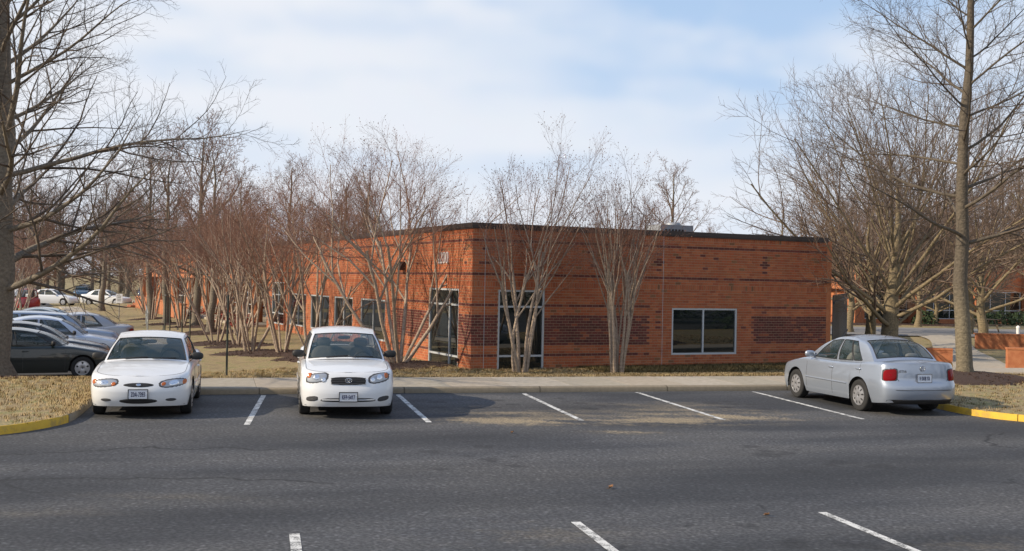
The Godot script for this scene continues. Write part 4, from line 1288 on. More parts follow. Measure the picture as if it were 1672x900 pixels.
func build_far_side() -> void:
	# the second brick building past the drive
	var b := thing("brick_building", "distant brick office building with projecting piers beyond the driveway", "building", at(24, 78), deg_to_rad(TURN))
	var X := Vector3.RIGHT; var Z := Vector3.BACK
	var m := MB.new(); m.box(Vector3(0, 2.4, -9), X * 36, Vector3.UP * 1.8, Z * 9); m.box(Vector3(0, -0.2, -9), X * 36, Vector3.UP * 0.5, Z * 9); m.box(Vector3(0.5, 0.3, -8.5), X * 35, Vector3.UP * 2.1, Z * 7.8)
	part("wall", m.mesh(), M.far_brick, b)
	for i in 6:
		m = MB.new(); m.box(Vector3(i * 5.8 - 0.4, -0.2, 0.003), X * 0.85, Vector3.UP * 4.4, Z * 0.9)
		part("pier", m.mesh(), M.far_brick, b)
		window(b, Vector3.ZERO, X, Z, [i * 5.8 + 0.5, i * 5.8 + 5.3, 0.3, 2.4], [i * 5.8 + 2.1, i * 5.8 + 3.7], [0.95], M.alu)
	m = MB.new(); m.box(Vector3(-0.1, 4.2, -9.1), X * 36.2, Vector3.UP * 0.25, Z * 9.15)
	part("coping", m.mesh(), M.far_dark, b)
	# dark slatted fence running back from the shaded wall
	var f := thing("metal_fence", "tall dark metal slat fence running back from the brick wall", "fence")
	var p0 := CORNER + RD * 13.2 + Vector3(0, -0.1, 0); var p1 := at(18.6, 61, -0.1)
	var d := (p1 - p0).normalized()
	var sd := Vector3(-d.z, 0, d.x)
	for i in 64:
		m = MB.new(); m.box(p0 + d * (i * 0.36), d * 0.3, Vector3.UP * 2.3, sd * 0.03)
		part("slat", m.mesh(), M.dark_metal, f)
	for y: float in [0.3, 2.0]:
		m = MB.new(); m.box(p0 + Vector3(0, y, 0) + sd * 0.033, d * 23.1, Vector3.UP * 0.08, sd * 0.05)
		part("rail", m.mesh(), M.dark_metal, f)
	# low brick walls beside the path
	for w: Array in [[at(20.2, 48.0), at(30.5, 45.6), 0.62, "low brick wall with a lit end beside the winding path"], [at(15.9, 35.4), at(19.5, 34.6), 0.66, "short low brick wall at the edge of the concrete walk"], [at(14.4, 38.2), at(15.2, 38.0), 0.45, "stubby brick wall block behind the silver car"]]:
		var o := thing("brick_wall", w[3], "wall")
		var e: Vector3 = w[1] - w[0]
		var n := Vector3(-e.z, 0, e.x).normalized() * 0.3
		m = MB.new(); m.box(w[0] + Vector3(0, -0.3, 0), e, Vector3.UP * (w[2] + 0.24), n)
		part("brickwork", m.mesh(), M.far_brick, o)
		m = MB.new(); m.box(w[0] + Vector3(0, w[2] - 0.06, 0) - n * 0.06 - e * 0.005, e * 1.01, Vector3.UP * 0.06, n * 1.12)
		part("cap", m.mesh(), M.far_brick, o)
	# planter wall and steps by the entrance
	var pl := thing("brick_wall", "long low brick wall in front of the entrance columns", "wall")
	m = MB.new(); m.box(wallspot(38, 2.2, -0.4), LD * 24.0, Vector3.UP * 1.1, NL * 0.3)
	part("brickwork", m.mesh(), M.far_brick, pl)
	m = MB.new(); m.box(wallspot(37.95, 2.15, 0.7), LD * 24.1, Vector3.UP * 0.07, NL * 0.4)
	part("cap", m.mesh(), M.far_brick, pl)
	var st := thing("entrance_steps", "brick steps at the end of the low entrance wall", "steps")
	for i in 3:
		m = MB.new(); m.box(wallspot(62.3, 2.0 + i * 0.4, -0.4), LD * 2.5, Vector3.UP * (0.55 - i * 0.15), NL * 0.4)
		part("step", m.mesh(), M.far_brick, st)

func build_trees() -> void:
	# crape myrtles
	var big := crape(101, 7, 32.0, 4.0, "broad bare crape myrtle in front of the 4200 wall corner", at(-3.32, 33.0, -0.1), "", 1.5, 27.0, 1.4)
	big.rotation.y = 5.8
	crape(102, 6, 13.0, 3.2, "bare crape myrtle in front of the tall window on the shaded wall", at(0.3, 31.0, -0.08), "", 1.1, 20.0, 1.1)
	crape(103, 11, 9.0, 3.0, "narrow many-stemmed crape myrtle against the dark brick panel", at(3.0, 30.9, -0.08), "", 0.85, 15.0, 0.8)
	var row_label := "bare multi-stemmed crape myrtle in the row along the sunlit brick wall"
	var grp := "crape myrtles along the sunlit wall"
	var va := crape(104, 5, 22.0, 3.3, row_label, at(-6.4, 36.0, -0.25), grp, 1.15, 21.0, 1.0)
	var vb := crape(105, 6, 22.0, 3.2, row_label, at(-7.9, 38.2, -0.28), grp, 1.15, 21.0, 1.0)
	for e: Array in [[-9.2, 39.2, 2.3, 1.0], [-10.5, 42.6, 0.7, 1.05], [-11.9, 44.5, 4.0, 1.0], [-14.2, 52.0, 5.1, 1.05], [-17.0, 57.0, 0.3, 1.0], [-21.5, 66.0, 4.4, 1.0], [-24.5, 74.0, 1.5, 1.1], [-12.0, 49.0, 1.9, 1.0], [-16.0, 62.0, 2.7, 1.1], [-19.0, 70.0, 3.7, 1.1], [-28.0, 62.0, 0.4, 0.9], [-31.0, 70.0, 2.0, 0.9], [-26.0, 57.0, 3.7, 0.85]]:
		copy(va if int(e[2] * 10) % 2 == 0 else vb, at(e[0], e[1], -0.3), e[2], row_label if e[0] > -25.0 else "bare crape myrtle standing beyond the parked cars of the lower lot", grp if e[0] > -25.0 else "crape myrtles beyond the lower lot", e[3])
	# the two large oaks
	var OP := [
		{"seg": 10, "kids": 14, "from": 0.12, "ang": 40.0, "ratio": 0.5, "wob": 0.06, "up": 0.035, "taper": 0.07, "sides": 6, "split": 0, "thin": 0.55, "tip": 0.6, "flat": 0.4},
		{"seg": 6, "kids": 8, "from": 0.15, "ang": 42.0, "ratio": 0.45, "wob": 0.1, "up": 0.04, "taper": 0.3, "sides": 4, "split": 0, "thin": 0.5, "least": 0.004},
		{"seg": 4, "kids": 5, "from": 0.2, "ang": 40.0, "ratio": 0.5, "wob": 0.12, "up": 0.03, "taper": 0.4, "sides": 3, "split": 0, "thin": 0.5, "least": 0.0028},
		{"seg": 2, "wob": 0.12, "up": 0.03, "taper": 0.5, "sides": 3}]
	leader_tree("oak_tree", 201, at(-12.35, 26.2, 0.0), "huge bare oak with a thick trunk beside the dark green car", 15.0, 0.46, [44, 2.6, 14.4, 6.3, 2.8, 10.0, 62.0, 0.27], OP, M.oak_bark, M.oak_twig)
	leader_tree("oak_tree", 202, at(11.95, 29.0, 0.1), "tall straight bare oak in the mulch mound beside the silver car", 15.5, 0.225, [36, 4.2, 15.0, 5.8, 2.0, 10.0, 58.0, 0.33], OP, M.oak_bark, M.oak_twig, "", func(_r, wood):
		var t: MB = wood[0]
		for i in t.v.size():
			# pale lichen on the lowest stretch of bark
			if t.v[i].y < 1.62 and Vector2(t.v[i].x, t.v[i].z).length() < 0.5: t.c[i] = Color(1.0, 1.0, 0.88)
			else: t.c[i] = Color(0.62, 0.6, 0.58))
	# pear trees with low forks
	var PP := [
		{"seg": 7, "kids": 9, "from": 0.25, "ang": 30.0, "ratio": 0.62, "wob": 0.07, "up": 0.03, "taper": 0.3, "sides": 6, "split": 0, "thin": 0.6, "tip": 0.5},
		{"seg": 5, "kids": 7, "from": 0.15, "ang": 36.0, "ratio": 0.5, "wob": 0.1, "up": 0.05, "taper": 0.35, "sides": 4, "split": 0, "thin": 0.6, "least": 0.006},
		{"seg": 4, "kids": 6, "from": 0.15, "ang": 38.0, "ratio": 0.5, "wob": 0.12, "up": 0.05, "taper": 0.4, "sides": 3, "split": 0, "least": 0.005},
		{"seg": 2, "wob": 0.12, "up": 0.05, "taper": 0.5, "sides": 3, "pods": 0.15}]
	var pear := leader_tree("pear_tree", 301, at(13.9, 40.5, -0.1), "spreading bare pear tree forking low behind the silver car", 6.5, 0.36, [27, 1.1, 4.2, 7.2, 6.0, 26.0, 72.0, 0.27], PP, M.pear_bark, M.pear_twig)
	var small := leader_tree("pear_tree", 302, at(22.5, 52.5, -0.06), "bare forked pear tree standing beside the low brick wall", 5.5, 0.26, [16, 1.2, 3.6, 5.2, 4.2, 28.0, 70.0, 0.42], PP, M.pear_bark, M.pear_twig)
	copy(small, at(14.6, 45.0, -0.06), 2.0, "shaded bare pear tree close behind the larger pear tree", "", 0.95)
	copy(small, at(26.0, 62.5, -0.06), 1.0, "bare pear tree near the picnic table", "", 0.9)
	copy(small, at(30.0, 78.0, -0.06), 3.0, "small bare tree in front of the distant building windows", "", 0.7)
	copy(small, at(24.0, 45.0, -0.06), 4.2, "bare pear tree rising behind the low brick wall", "", 1.15)
	copy(small, at(34.0, 66.0, -0.06), 5.0, "bare pear tree beyond the driveway beside the distant building", "", 1.1)
	copy(small, at(19.0, 62.0, -0.06), 2.6, "bare pear tree on the near verge of the driveway", "", 0.95)
	copy(small, at(31.5, 58.0, -0.06), 0.6, "bare pear tree on the grass past the picnic table", "", 1.1)
	copy(small, at(27.5, 74.5, -0.06), 1.7, "bare tree close to the brick piers of the distant building", "", 0.85)
	# street trees on the slope by the entrance
	var FP := [
		{"seg": 6, "kids": 8, "from": 0.2, "ang": 40.0, "ratio": 0.5, "wob": 0.08, "up": 0.04, "taper": 0.3, "sides": 4, "split": 0, "thin": 0.6},
		{"seg": 4, "kids": 6, "from": 0.15, "ang": 40.0, "ratio": 0.5, "wob": 0.1, "up": 0.04, "taper": 0.4, "sides": 3, "split": 0, "least": 0.011},
		{"seg": 3, "kids": 3, "from": 0.3, "ang": 38.0, "ratio": 0.55, "wob": 0.12, "up": 0.04, "taper": 0.5, "sides": 3, "split": 0, "least": 0.009},
		{"seg": 1, "wob": 0.1, "up": 0.03, "taper": 0.5, "sides": 3}]
	var fa := leader_tree("shade_tree", 401, at(-21.9, 67.0, -0.2), "bare shade tree with a straight trunk on the slope by the entrance", 10.0, 0.24, [18, 2.8, 9.6, 4.8, 1.8, 20.0, 65.0, 0.45], FP, M.oak_bark, M.far_twig, "shade trees by the entrance")
	for e: Array in [[-18.9, 60.5, 1.0, 0.95], [-16.3, 57.0, 2.4, 1.0], [-13.9, 51.0, 4.0, 0.85], [-37.5, 86.0, 0.5, 1.0], [-30.5, 82.0, 3.1, 1.0]]:
		copy(fa, at(e[0], e[1], -0.25), e[2], "" if e[0] > -25.0 else "bare shade tree on the grass strip before the distant cars", "" if e[0] > -25.0 else "shade trees by the far lot", e[3])
	var fb := leader_tree("woodland_tree", 402, at(-20, 128, -0.4), "bare brown tree in the wood beyond the far parking lot", 12.5, 0.3, [22, 2.0, 12.0, 5.4, 2.0, 20.0, 65.0, 0.45], FP, M.oak_bark, M.far_twig, "wood beyond the far lot")
	var rng := RandomNumberGenerator.new(); rng.seed = 9
	for i in 58:
		var d := rng.randf_range(118, 175)
		var x := rng.randf_range(-0.5, -0.12) * d
		copy(fb if rng.randf() < 0.6 else fa, at(x, d, -0.4), rng.randf() * TAU, "bare brown tree in the wood beyond the far parking lot", "wood beyond the far lot", rng.randf_range(0.8, 1.25)).name = numbered("woodland_tree")
	for i in 34:
		var d := rng.randf_range(92, 140)
		var x := rng.randf_range(0.3, 0.56) * d
		copy(fb if rng.randf() < 0.5 else fa, at(x, d, -0.06), rng.randf() * TAU, "bare tree in the wood behind the distant brick building", "wood behind the distant building", rng.randf_range(0.8, 1.2)).name = numbered("woodland_tree")
	for e: Array in [[8.9, 62.0, 0.72], [5.0, 88.0, 0.45], [15.0, 84.0, 0.55], [19.5, 80.0, 0.7], [-7.5, 100.0, 0.6], [-12.0, 98.0, 0.7], [23.0, 88.0, 0.7]]:
		copy(fb, at(e[0], e[1], -0.06), e[0] * 3.0, "bare treetop showing above the flat roof of the brick building", "trees behind the brick building", e[2]).name = numbered("background_tree")
	var pine := evergreen(501)
	pine.position = at(36, 14)
	for e: Array in [[40, 6, 1.1], [33, 22, 0.9], [44, -4, 1.2], [41, 19, 1.1], [47, 9, 1.2], [38, -9, 1.0], [52, -1, 1.2]]: copy(pine, at(e[0], e[1]), e[1] * 1.3, "", "", e[2])
	# mulch at the feet of trees
	mulch(at(-12.0, 25.9), 2.4, 0.1, 1); mulch(at(11.85, 29.0), 1.75, 0.2, 2)
	mulch(at(-3.2, 32.9), 1.5, 0.08, 3)
	var k := 4
	for e: Array in [[-6.4, 36.0], [-7.9, 38.2], [-9.2, 39.2], [-10.5, 42.6], [-11.9, 44.5], [-14.2, 52.0], [-18.9, 60.5], [-16.3, 57.0], [-21.9, 67.0], [-13.9, 51.0]]:
		mulch(at(e[0], e[1]), 1.2, 0.06, k); k += 1
	mulch(at(13.9, 40.5), 1.6, 0.08, 30); mulch(at(30.0, 79.0), 3.0, 0.1, 31); mulch(at(24.0, 77.0), 2.5, 0.1, 32)

func sedan(more: Dictionary) -> Dictionary:
	var d := {"L": 4.6, "W": 1.72, "paint": M.white_paint, "wheels": [0.9, 3.5], "top": [[0.0, 0.66], [0.3, 0.73], [0.8, 0.82], [1.35, 0.9], [2.2, 0.9], [3.4, 0.93], [3.9, 0.97], [4.35, 0.97], [4.6, 0.92]],
		"bottom": [[0.0, 0.2], [0.8, 0.18], [3.6, 0.18], [4.6, 0.26]], "lc": 1.4, "la": 2.1, "lr": 3.2, "ld": 3.85, "hA": 1.33, "hM": 1.4, "hC": 1.35}
	d.merge(more, true)
	return d

func build_cars() -> void:
	var L = M.lamp
	# white sedan with a thin oval grille
	var p := sedan({"L": 4.43, "W": 1.7, "wheels": [0.9, 3.4], "top": [[0.0, 0.68], [0.25, 0.735], [0.7, 0.81], [1.2, 0.87], [1.5, 0.88], [2.2, 0.87], [3.3, 0.9], [3.75, 0.95], [4.2, 0.95], [4.43, 0.9]], "bottom": [[0.0, 0.22], [0.7, 0.2], [3.6, 0.18], [4.43, 0.25]],
		"lc": 1.35, "la": 2.05, "lr": 3.0, "ld": 3.75, "hA": 1.27, "hM": 1.34, "hC": 1.29, "nose": [[0.18, 0.1], [0.34, 0.01], [0.48, 0.0], [0.57, 0.03], [0.65, 0.08], [0.8, 0.24]], "rim": 0.19, "moulding": 0.5,
		"features": [["headlight", L, 0.68, 0.610, 0.27, 0.062, 0.35, 2.4, 0.005, false], ["headlight", L, -0.68, 0.610, 0.27, 0.062, 0.35, 2.4, 0.005, false],
			["turn_signal", M.amber, 0.9, 0.625, 0.045, 0.045, 0.2, 2.2, 0.009, false], ["turn_signal", M.amber, -0.9, 0.625, 0.045, 0.045, 0.2, 2.2, 0.009, false], ["turn_signal", M.amber, 0.5, 0.595, 0.05, 0.035, 0.2, 2.0, 0.009, false], ["turn_signal", M.amber, -0.5, 0.595, 0.05, 0.035, 0.2, 2.0, 0.009, false],
			["reflector", M.reflector, 0.7, 0.610, 0.11, 0.05, 0.2, 2.2, 0.008, false], ["reflector", M.reflector, -0.7, 0.610, 0.11, 0.05, 0.2, 2.2, 0.008, false],
			["grille", M.rubber, 0.0, 0.580, 0.32, 0.038, 0.0, 2.0, 0.006, false], ["emblem", M.chrome, 0.0, 0.580, 0.06, 0.026, 0.0, 2.0, 0.014, false], ["air_intake", M.rubber, 0.0, 0.310, 0.39, 0.05, 0.0, 2.2, 0.006, false],
			["fog_lamp", M.trim, 0.66, 0.330, 0.11, 0.026, 0.0, 2.2, 0.006, false], ["fog_lamp", M.trim, -0.66, 0.330, 0.11, 0.026, 0.0, 2.2, 0.006, false], ["tail_light", M.red_lamp, 0.75, 0.75, 0.2, 0.07, 0.0, 3.0, 0.006, true], ["tail_light", M.red_lamp, -0.75, 0.75, 0.2, 0.07, 0.0, 3.0, 0.006, true]]})
	p.called = "white_sedan"
	var car := make_car(p, "white sedan with oval grille and licence plate ZDA-7393 near the curved kerb", "", at(-6.75, 20.75), Vector2(0.22, 0.975))
	plate(car, M.last_shape, 0.43, "ZDA-7393", Color(0.85, 0.86, 0.88), Color(0.1, 0.13, 0.3), false)
	# white sedan with a barred grille
	p = sedan({"L": 4.53, "W": 1.7, "wheels": [0.9, 3.5], "top": [[0.0, 0.765], [0.2, 0.805], [0.7, 0.88], [1.15, 0.935], [1.5, 0.955], [2.2, 0.95], [3.4, 0.98], [3.85, 1.04], [4.3, 1.04], [4.53, 0.99]], "bottom": [[0.0, 0.22], [0.7, 0.2], [3.6, 0.19], [4.53, 0.25]],
		"lc": 1.2, "la": 1.98, "lr": 3.15, "ld": 3.85, "hA": 1.4, "hM": 1.465, "hC": 1.41, "wA": 0.565, "nose": [[0.18, 0.08], [0.33, 0.0], [0.47, 0.0], [0.6, 0.04], [0.76, 0.11], [0.9, 0.3]], "moulding": 0.55,
		"features": [["headlight", L, 0.67, 0.710, 0.235, 0.078, 0.42, 2.6, 0.006, false], ["headlight", L, -0.67, 0.710, 0.235, 0.078, 0.42, 2.6, 0.006, false],
			["turn_signal", M.amber, 0.83, 0.745, 0.05, 0.05, 0.1, 2.2, 0.011, false], ["turn_signal", M.amber, -0.83, 0.745, 0.05, 0.05, 0.1, 2.2, 0.011, false],
			["reflector", M.reflector, 0.68, 0.720, 0.07, 0.055, 0.1, 2.0, 0.01, false], ["reflector", M.reflector, -0.68, 0.720, 0.07, 0.055, 0.1, 2.0, 0.01, false], ["reflector", M.reflector, 0.53, 0.680, 0.055, 0.045, 0.1, 2.0, 0.01, false], ["reflector", M.reflector, -0.53, 0.680, 0.055, 0.045, 0.1, 2.0, 0.01, false],
			["grille", M.rubber, 0.0, 0.665, 0.4, 0.072, 0.0, 3.6, 0.006, false], ["air_intake", M.rubber, 0.0, 0.340, 0.6, 0.036, 0.0, 4.0, 0.006, false], ["fog_lamp", M.trim, 0.77, 0.355, 0.13, 0.045, 0.3, 2.6, 0.006, false], ["fog_lamp", M.trim, -0.77, 0.355, 0.13, 0.045, 0.3, 2.6, 0.006, false],
			["tail_light", M.red_lamp, 0.75, 0.85, 0.2, 0.09, 0.0, 3.0, 0.006, true], ["tail_light", M.red_lamp, -0.75, 0.85, 0.2, 0.09, 0.0, 3.0, 0.006, true]]})
	p.called = "white_sedan"
	car = make_car(p, "white sedan with barred grille and licence plate KFP-5417 before the brick building", "", at(-3.25, 21.35), Vector2(0.2, 0.98))
	var cs: CarShape = M.last_shape
	plate(car, cs, 0.395, "KFP-5417", Color(0.85, 0.86, 0.88), Color(0.1, 0.12, 0.32), false)
	var mb := MB.new()
	for k in 4:
		var path := PackedVector3Array(); var rad := PackedFloat32Array()
		for i in 13:
			var q := cs.surf(cs.uf(lerpf(-0.375, 0.375, i / 12.0)), 0.618 + k * 0.031)
			path.append(q + Vector3(0, 0, 0.012)); rad.append(0.007)
		mb.tube(path, rad, 5, true)
	part("grille_bar", mb.mesh(), M.trim, car)
	mb = MB.new()
	var ec := cs.surf(0, 0.675) + Vector3(0, 0, 0.03)
	ring(mb, ec, 0.058, 0.038, 0.006); ring(mb, ec, 0.02, 0.036, 0.005); ring(mb, ec + Vector3(0, 0.014, 0), 0.042, 0.017, 0.005)
	part("emblem", mb.mesh(), M.chrome, car)
	mb = MB.new()
	var bar := PackedVector3Array(); var brad := PackedFloat32Array()
	for i in 13:
		bar.append(cs.surf(cs.uf(lerpf(-0.57, 0.57, i / 12.0)), 0.34) + Vector3(0, 0, 0.012)); brad.append(0.009)
	mb.tube(bar, brad, 5, true)
	part("intake_bar", mb.mesh(), p.paint, car)
	# silver sedan seen from behind
	p = sedan({"L": 4.38, "W": 1.735, "paint": M.silver_paint, "wheels": [0.87, 3.38], "top": [[0.0, 0.66], [0.3, 0.75], [0.8, 0.86], [1.25, 0.93], [2.0, 0.93], [3.2, 0.96], [3.6, 1.0], [4.1, 1.02], [4.32, 1.0], [4.38, 0.97]], "bottom": [[0.0, 0.2], [0.8, 0.2], [3.6, 0.21], [4.38, 0.26]],
		"lc": 1.25, "la": 2.0, "lr": 3.05, "ld": 3.72, "hA": 1.36, "hM": 1.44, "hC": 1.39, "backbow": 0.09, "wA": 0.56, "wC": 0.54, "tyre": 0.315, "rim": 0.205, "holes": 9, "arch": 0.375, "hub": 0.315, "mirror_mat": M.silver_paint, "seat_mat": M.seat_tan, "n": 3.2, "rr": 0.42, "windows": [[0.1, 0.46], [0.5, 0.72], [0.735, 0.85]],
		"tail": [[0.2, 0.1], [0.32, 0.015], [0.45, 0.0], [0.6, 0.01], [0.64, 0.07], [0.8, 0.08], [1.0, 0.12]], "moulding": 0.52,
		"features": [["tail_light", M.red_lamp, 0.83, 0.785, 0.15, 0.125, -0.12, 4.5, 0.006, true], ["tail_light", M.red_lamp, -0.83, 0.785, 0.15, 0.125, -0.12, 4.5, 0.006, true], ["bumper_strip", M.rubber, 0.0, 0.27, 0.93, 0.05, 0.0, 6.0, 0.006, true], ["bumper_groove", M.seam, 0.0, 0.5, 0.9, 0.006, 0.0, 8.0, 0.004, true],
			["headlight", L, 0.68, 0.6, 0.22, 0.08, 0.2, 3.0, 0.006, false], ["headlight", L, -0.68, 0.6, 0.22, 0.08, 0.2, 3.0, 0.006, false], ["grille", M.rubber, 0.0, 0.58, 0.36, 0.06, 0.0, 4.0, 0.006, false]]})
	p.called = "silver_sedan"
	car = make_car(p, "silver sedan with red tail lights and licence plate V DUB YA by the sidewalk", "", at(7.5, 23.45), Vector2(-0.25, -0.968))
	cs = M.last_shape
	plate(car, cs, 0.73, "V DUB YA", Color(0.9, 0.92, 0.95), Color(0.12, 0.15, 0.3), true)
	mb = MB.new()
	ec = cs.surf(2.999, 0.91) + Vector3(0, 0, -0.012)
	ring(mb, ec, 0.055, 0.055, 0.006)
	for k: Array in [[-0.026, 0.046, 0.0, 0.006], [0.026, 0.046, 0.0, 0.006], [-0.047, 0.02, -0.02, -0.048], [-0.02, -0.048, 0.0, -0.006], [0.0, -0.006, 0.02, -0.048], [0.02, -0.048, 0.047, 0.02]]:
		mb.rod(ec + Vector3(k[0], k[1], 0), ec + Vector3(k[2], k[3], 0), 0.005, 5)
	part("emblem", mb.mesh(), M.chrome, car)
	var jt := part("model_lettering", lettering("JETTA", 0.045, 0.004), M.chrome, car)
	jt.rotation.y = PI; jt.position = cs.surf(2.9, 0.86) * Vector3(0, 1, 1) + Vector3(0.46, 0, -0.006); jt.scale = Vector3(1.1, 1, 1)
	mb = MB.new()
	mb.rod(Vector3(0, 1.43, -0.75), Vector3(0, 1.62, -1.05), 0.006, 5, 0.003)
	part("antenna", mb.mesh(), M.rubber, car)
	mb = MB.new()
	var tr := PackedVector3Array(); var trr := PackedFloat32Array()
	for i in 21:
		var f := lerpf(-1.0, 1.0, i / 20.0)
		var hh := 0.66 if absf(f) < 0.95 else 0.66 + (absf(f) - 0.95) * 1.5
		var su := cs.uf(clampf(f * 0.7, -0.999, 0.999))
		su = (3.0 - absf(su)) * (-1.0 if f < 0 else 1.0)
		tr.append(cs.surf(su, hh) + Vector3(0, 0, -0.001)); trr.append(0.005)
	mb.tube(tr, trr, 4)
	part("boot_seam", mb.mesh(), M.seam, car)
	# cars of the lower lot
	var u := Vector2(RD.x, RD.z)
	var g := "cars nosed in beside the brick building"
	make_car(sedan({"called": "parked_car", "paint": paint(0.004, 0.009, 0.009), "hA": 1.27, "hM": 1.34, "hC": 1.3, "holes": 5}), "dark green sedan parked behind the big oak trunk", g, at(-13.35, 30.4, -0.45), u)
	make_car(sedan({"called": "parked_car", "paint": paint(0.005, 0.005, 0.006), "holes": 5}), "black sedan parked between the dark green and the pale silver cars", g, at(-14.4, 33.0, -0.45), u)
	make_car(sedan({"called": "parked_car", "paint": paint(0.5, 0.56, 0.66, 0.4), "hA": 1.38, "hM": 1.47, "hC": 1.4, "lr": 3.35, "ld": 4.2, "holes": 5}), "pale blue-silver car with an arched roof in the lower lot", g, at(-14.85, 35.7, -0.45), u)
	make_car(sedan({"called": "parked_car", "category": "wagon", "paint": paint(0.24, 0.31, 0.42, 0.3), "hA": 1.46, "hM": 1.53, "hC": 1.5, "la": 1.95, "lr": 4.3, "ld": 4.5, "top": [[0.0, 0.75], [0.3, 0.84], [1.4, 0.97], [4.3, 1.0], [4.6, 0.98]], "windows": [[0.08, 0.33], [0.37, 0.6], [0.64, 0.93]], "wA": 0.6, "wC": 0.6}), "boxy blue-grey wagon with long side windows in the lower lot", g, at(-15.9, 38.3, -0.45), u)
	make_car(sedan({"called": "parked_car", "paint": paint(0.3, 0.32, 0.36, 0.4), "features": [["tail_light", M.red_lamp, 0.8, 0.78, 0.17, 0.09, 0.0, 3.0, 0.006, true], ["tail_light", M.red_lamp, -0.8, 0.78, 0.17, 0.09, 0.0, 3.0, 0.006, true]]}), "grey sedan showing a red tail light beside the wagon", g, at(-16.4, 41.0, -0.45), -u)
	make_car(sedan({"called": "parked_car", "paint": paint(0.16, 0.2, 0.2, 0.3), "hM": 1.46}), "grey-green sedan whose roof shows above the wagon", g, at(-18.6, 44.2, -0.45), u)
	make_car(sedan({"called": "parked_car", "paint": paint(0.35, 0.42, 0.45, 0.4)}), "light grey-blue sedan parked past the grey-green one", g, at(-19.6, 47.0, -0.45), u)
	# far cars
	g = "cars in the far lot"
	make_car(sedan({"called": "distant_car", "category": "car", "fine": false, "paint": paint(0.32, 0.012, 0.016), "hA": 1.55, "hM": 1.62, "hC": 1.58, "lr": 4.2, "ld": 4.5}), "red hatchback parked beyond the lower lot", g, at(-36.6, 83, -0.42), Vector2(-0.5, -0.86))
	make_car(sedan({"called": "distant_car", "fine": false}), "white sedan side-on by the far grass strip", g, at(-40.4, 97, -0.4), Vector2(1, 0.1))
	make_car(sedan({"called": "distant_car", "fine": false}), "second white sedan farther along the grass strip", g, at(-36.4, 99, -0.4), Vector2(1, 0.2))
	var tones := [paint(0.03, 0.04, 0.08), paint(0.5, 0.53, 0.57, 0.4), paint(0.72, 0.73, 0.74), paint(0.02, 0.02, 0.02), paint(0.06, 0.12, 0.2, 0.3), paint(0.3, 0.32, 0.34, 0.3)]
	for i in 10:
		make_car(sedan({"called": "distant_car", "fine": false, "paint": tones[i % 6]}), ["dark blue", "silver", "white", "black", "steel blue", "grey"][i % 6] + " car in the distant row below the woods", g, at(-66 + i * 3.9 + (i % 3) * 0.5, 128 + (i % 2) * 12, -0.4), Vector2(0.3, 0.95))

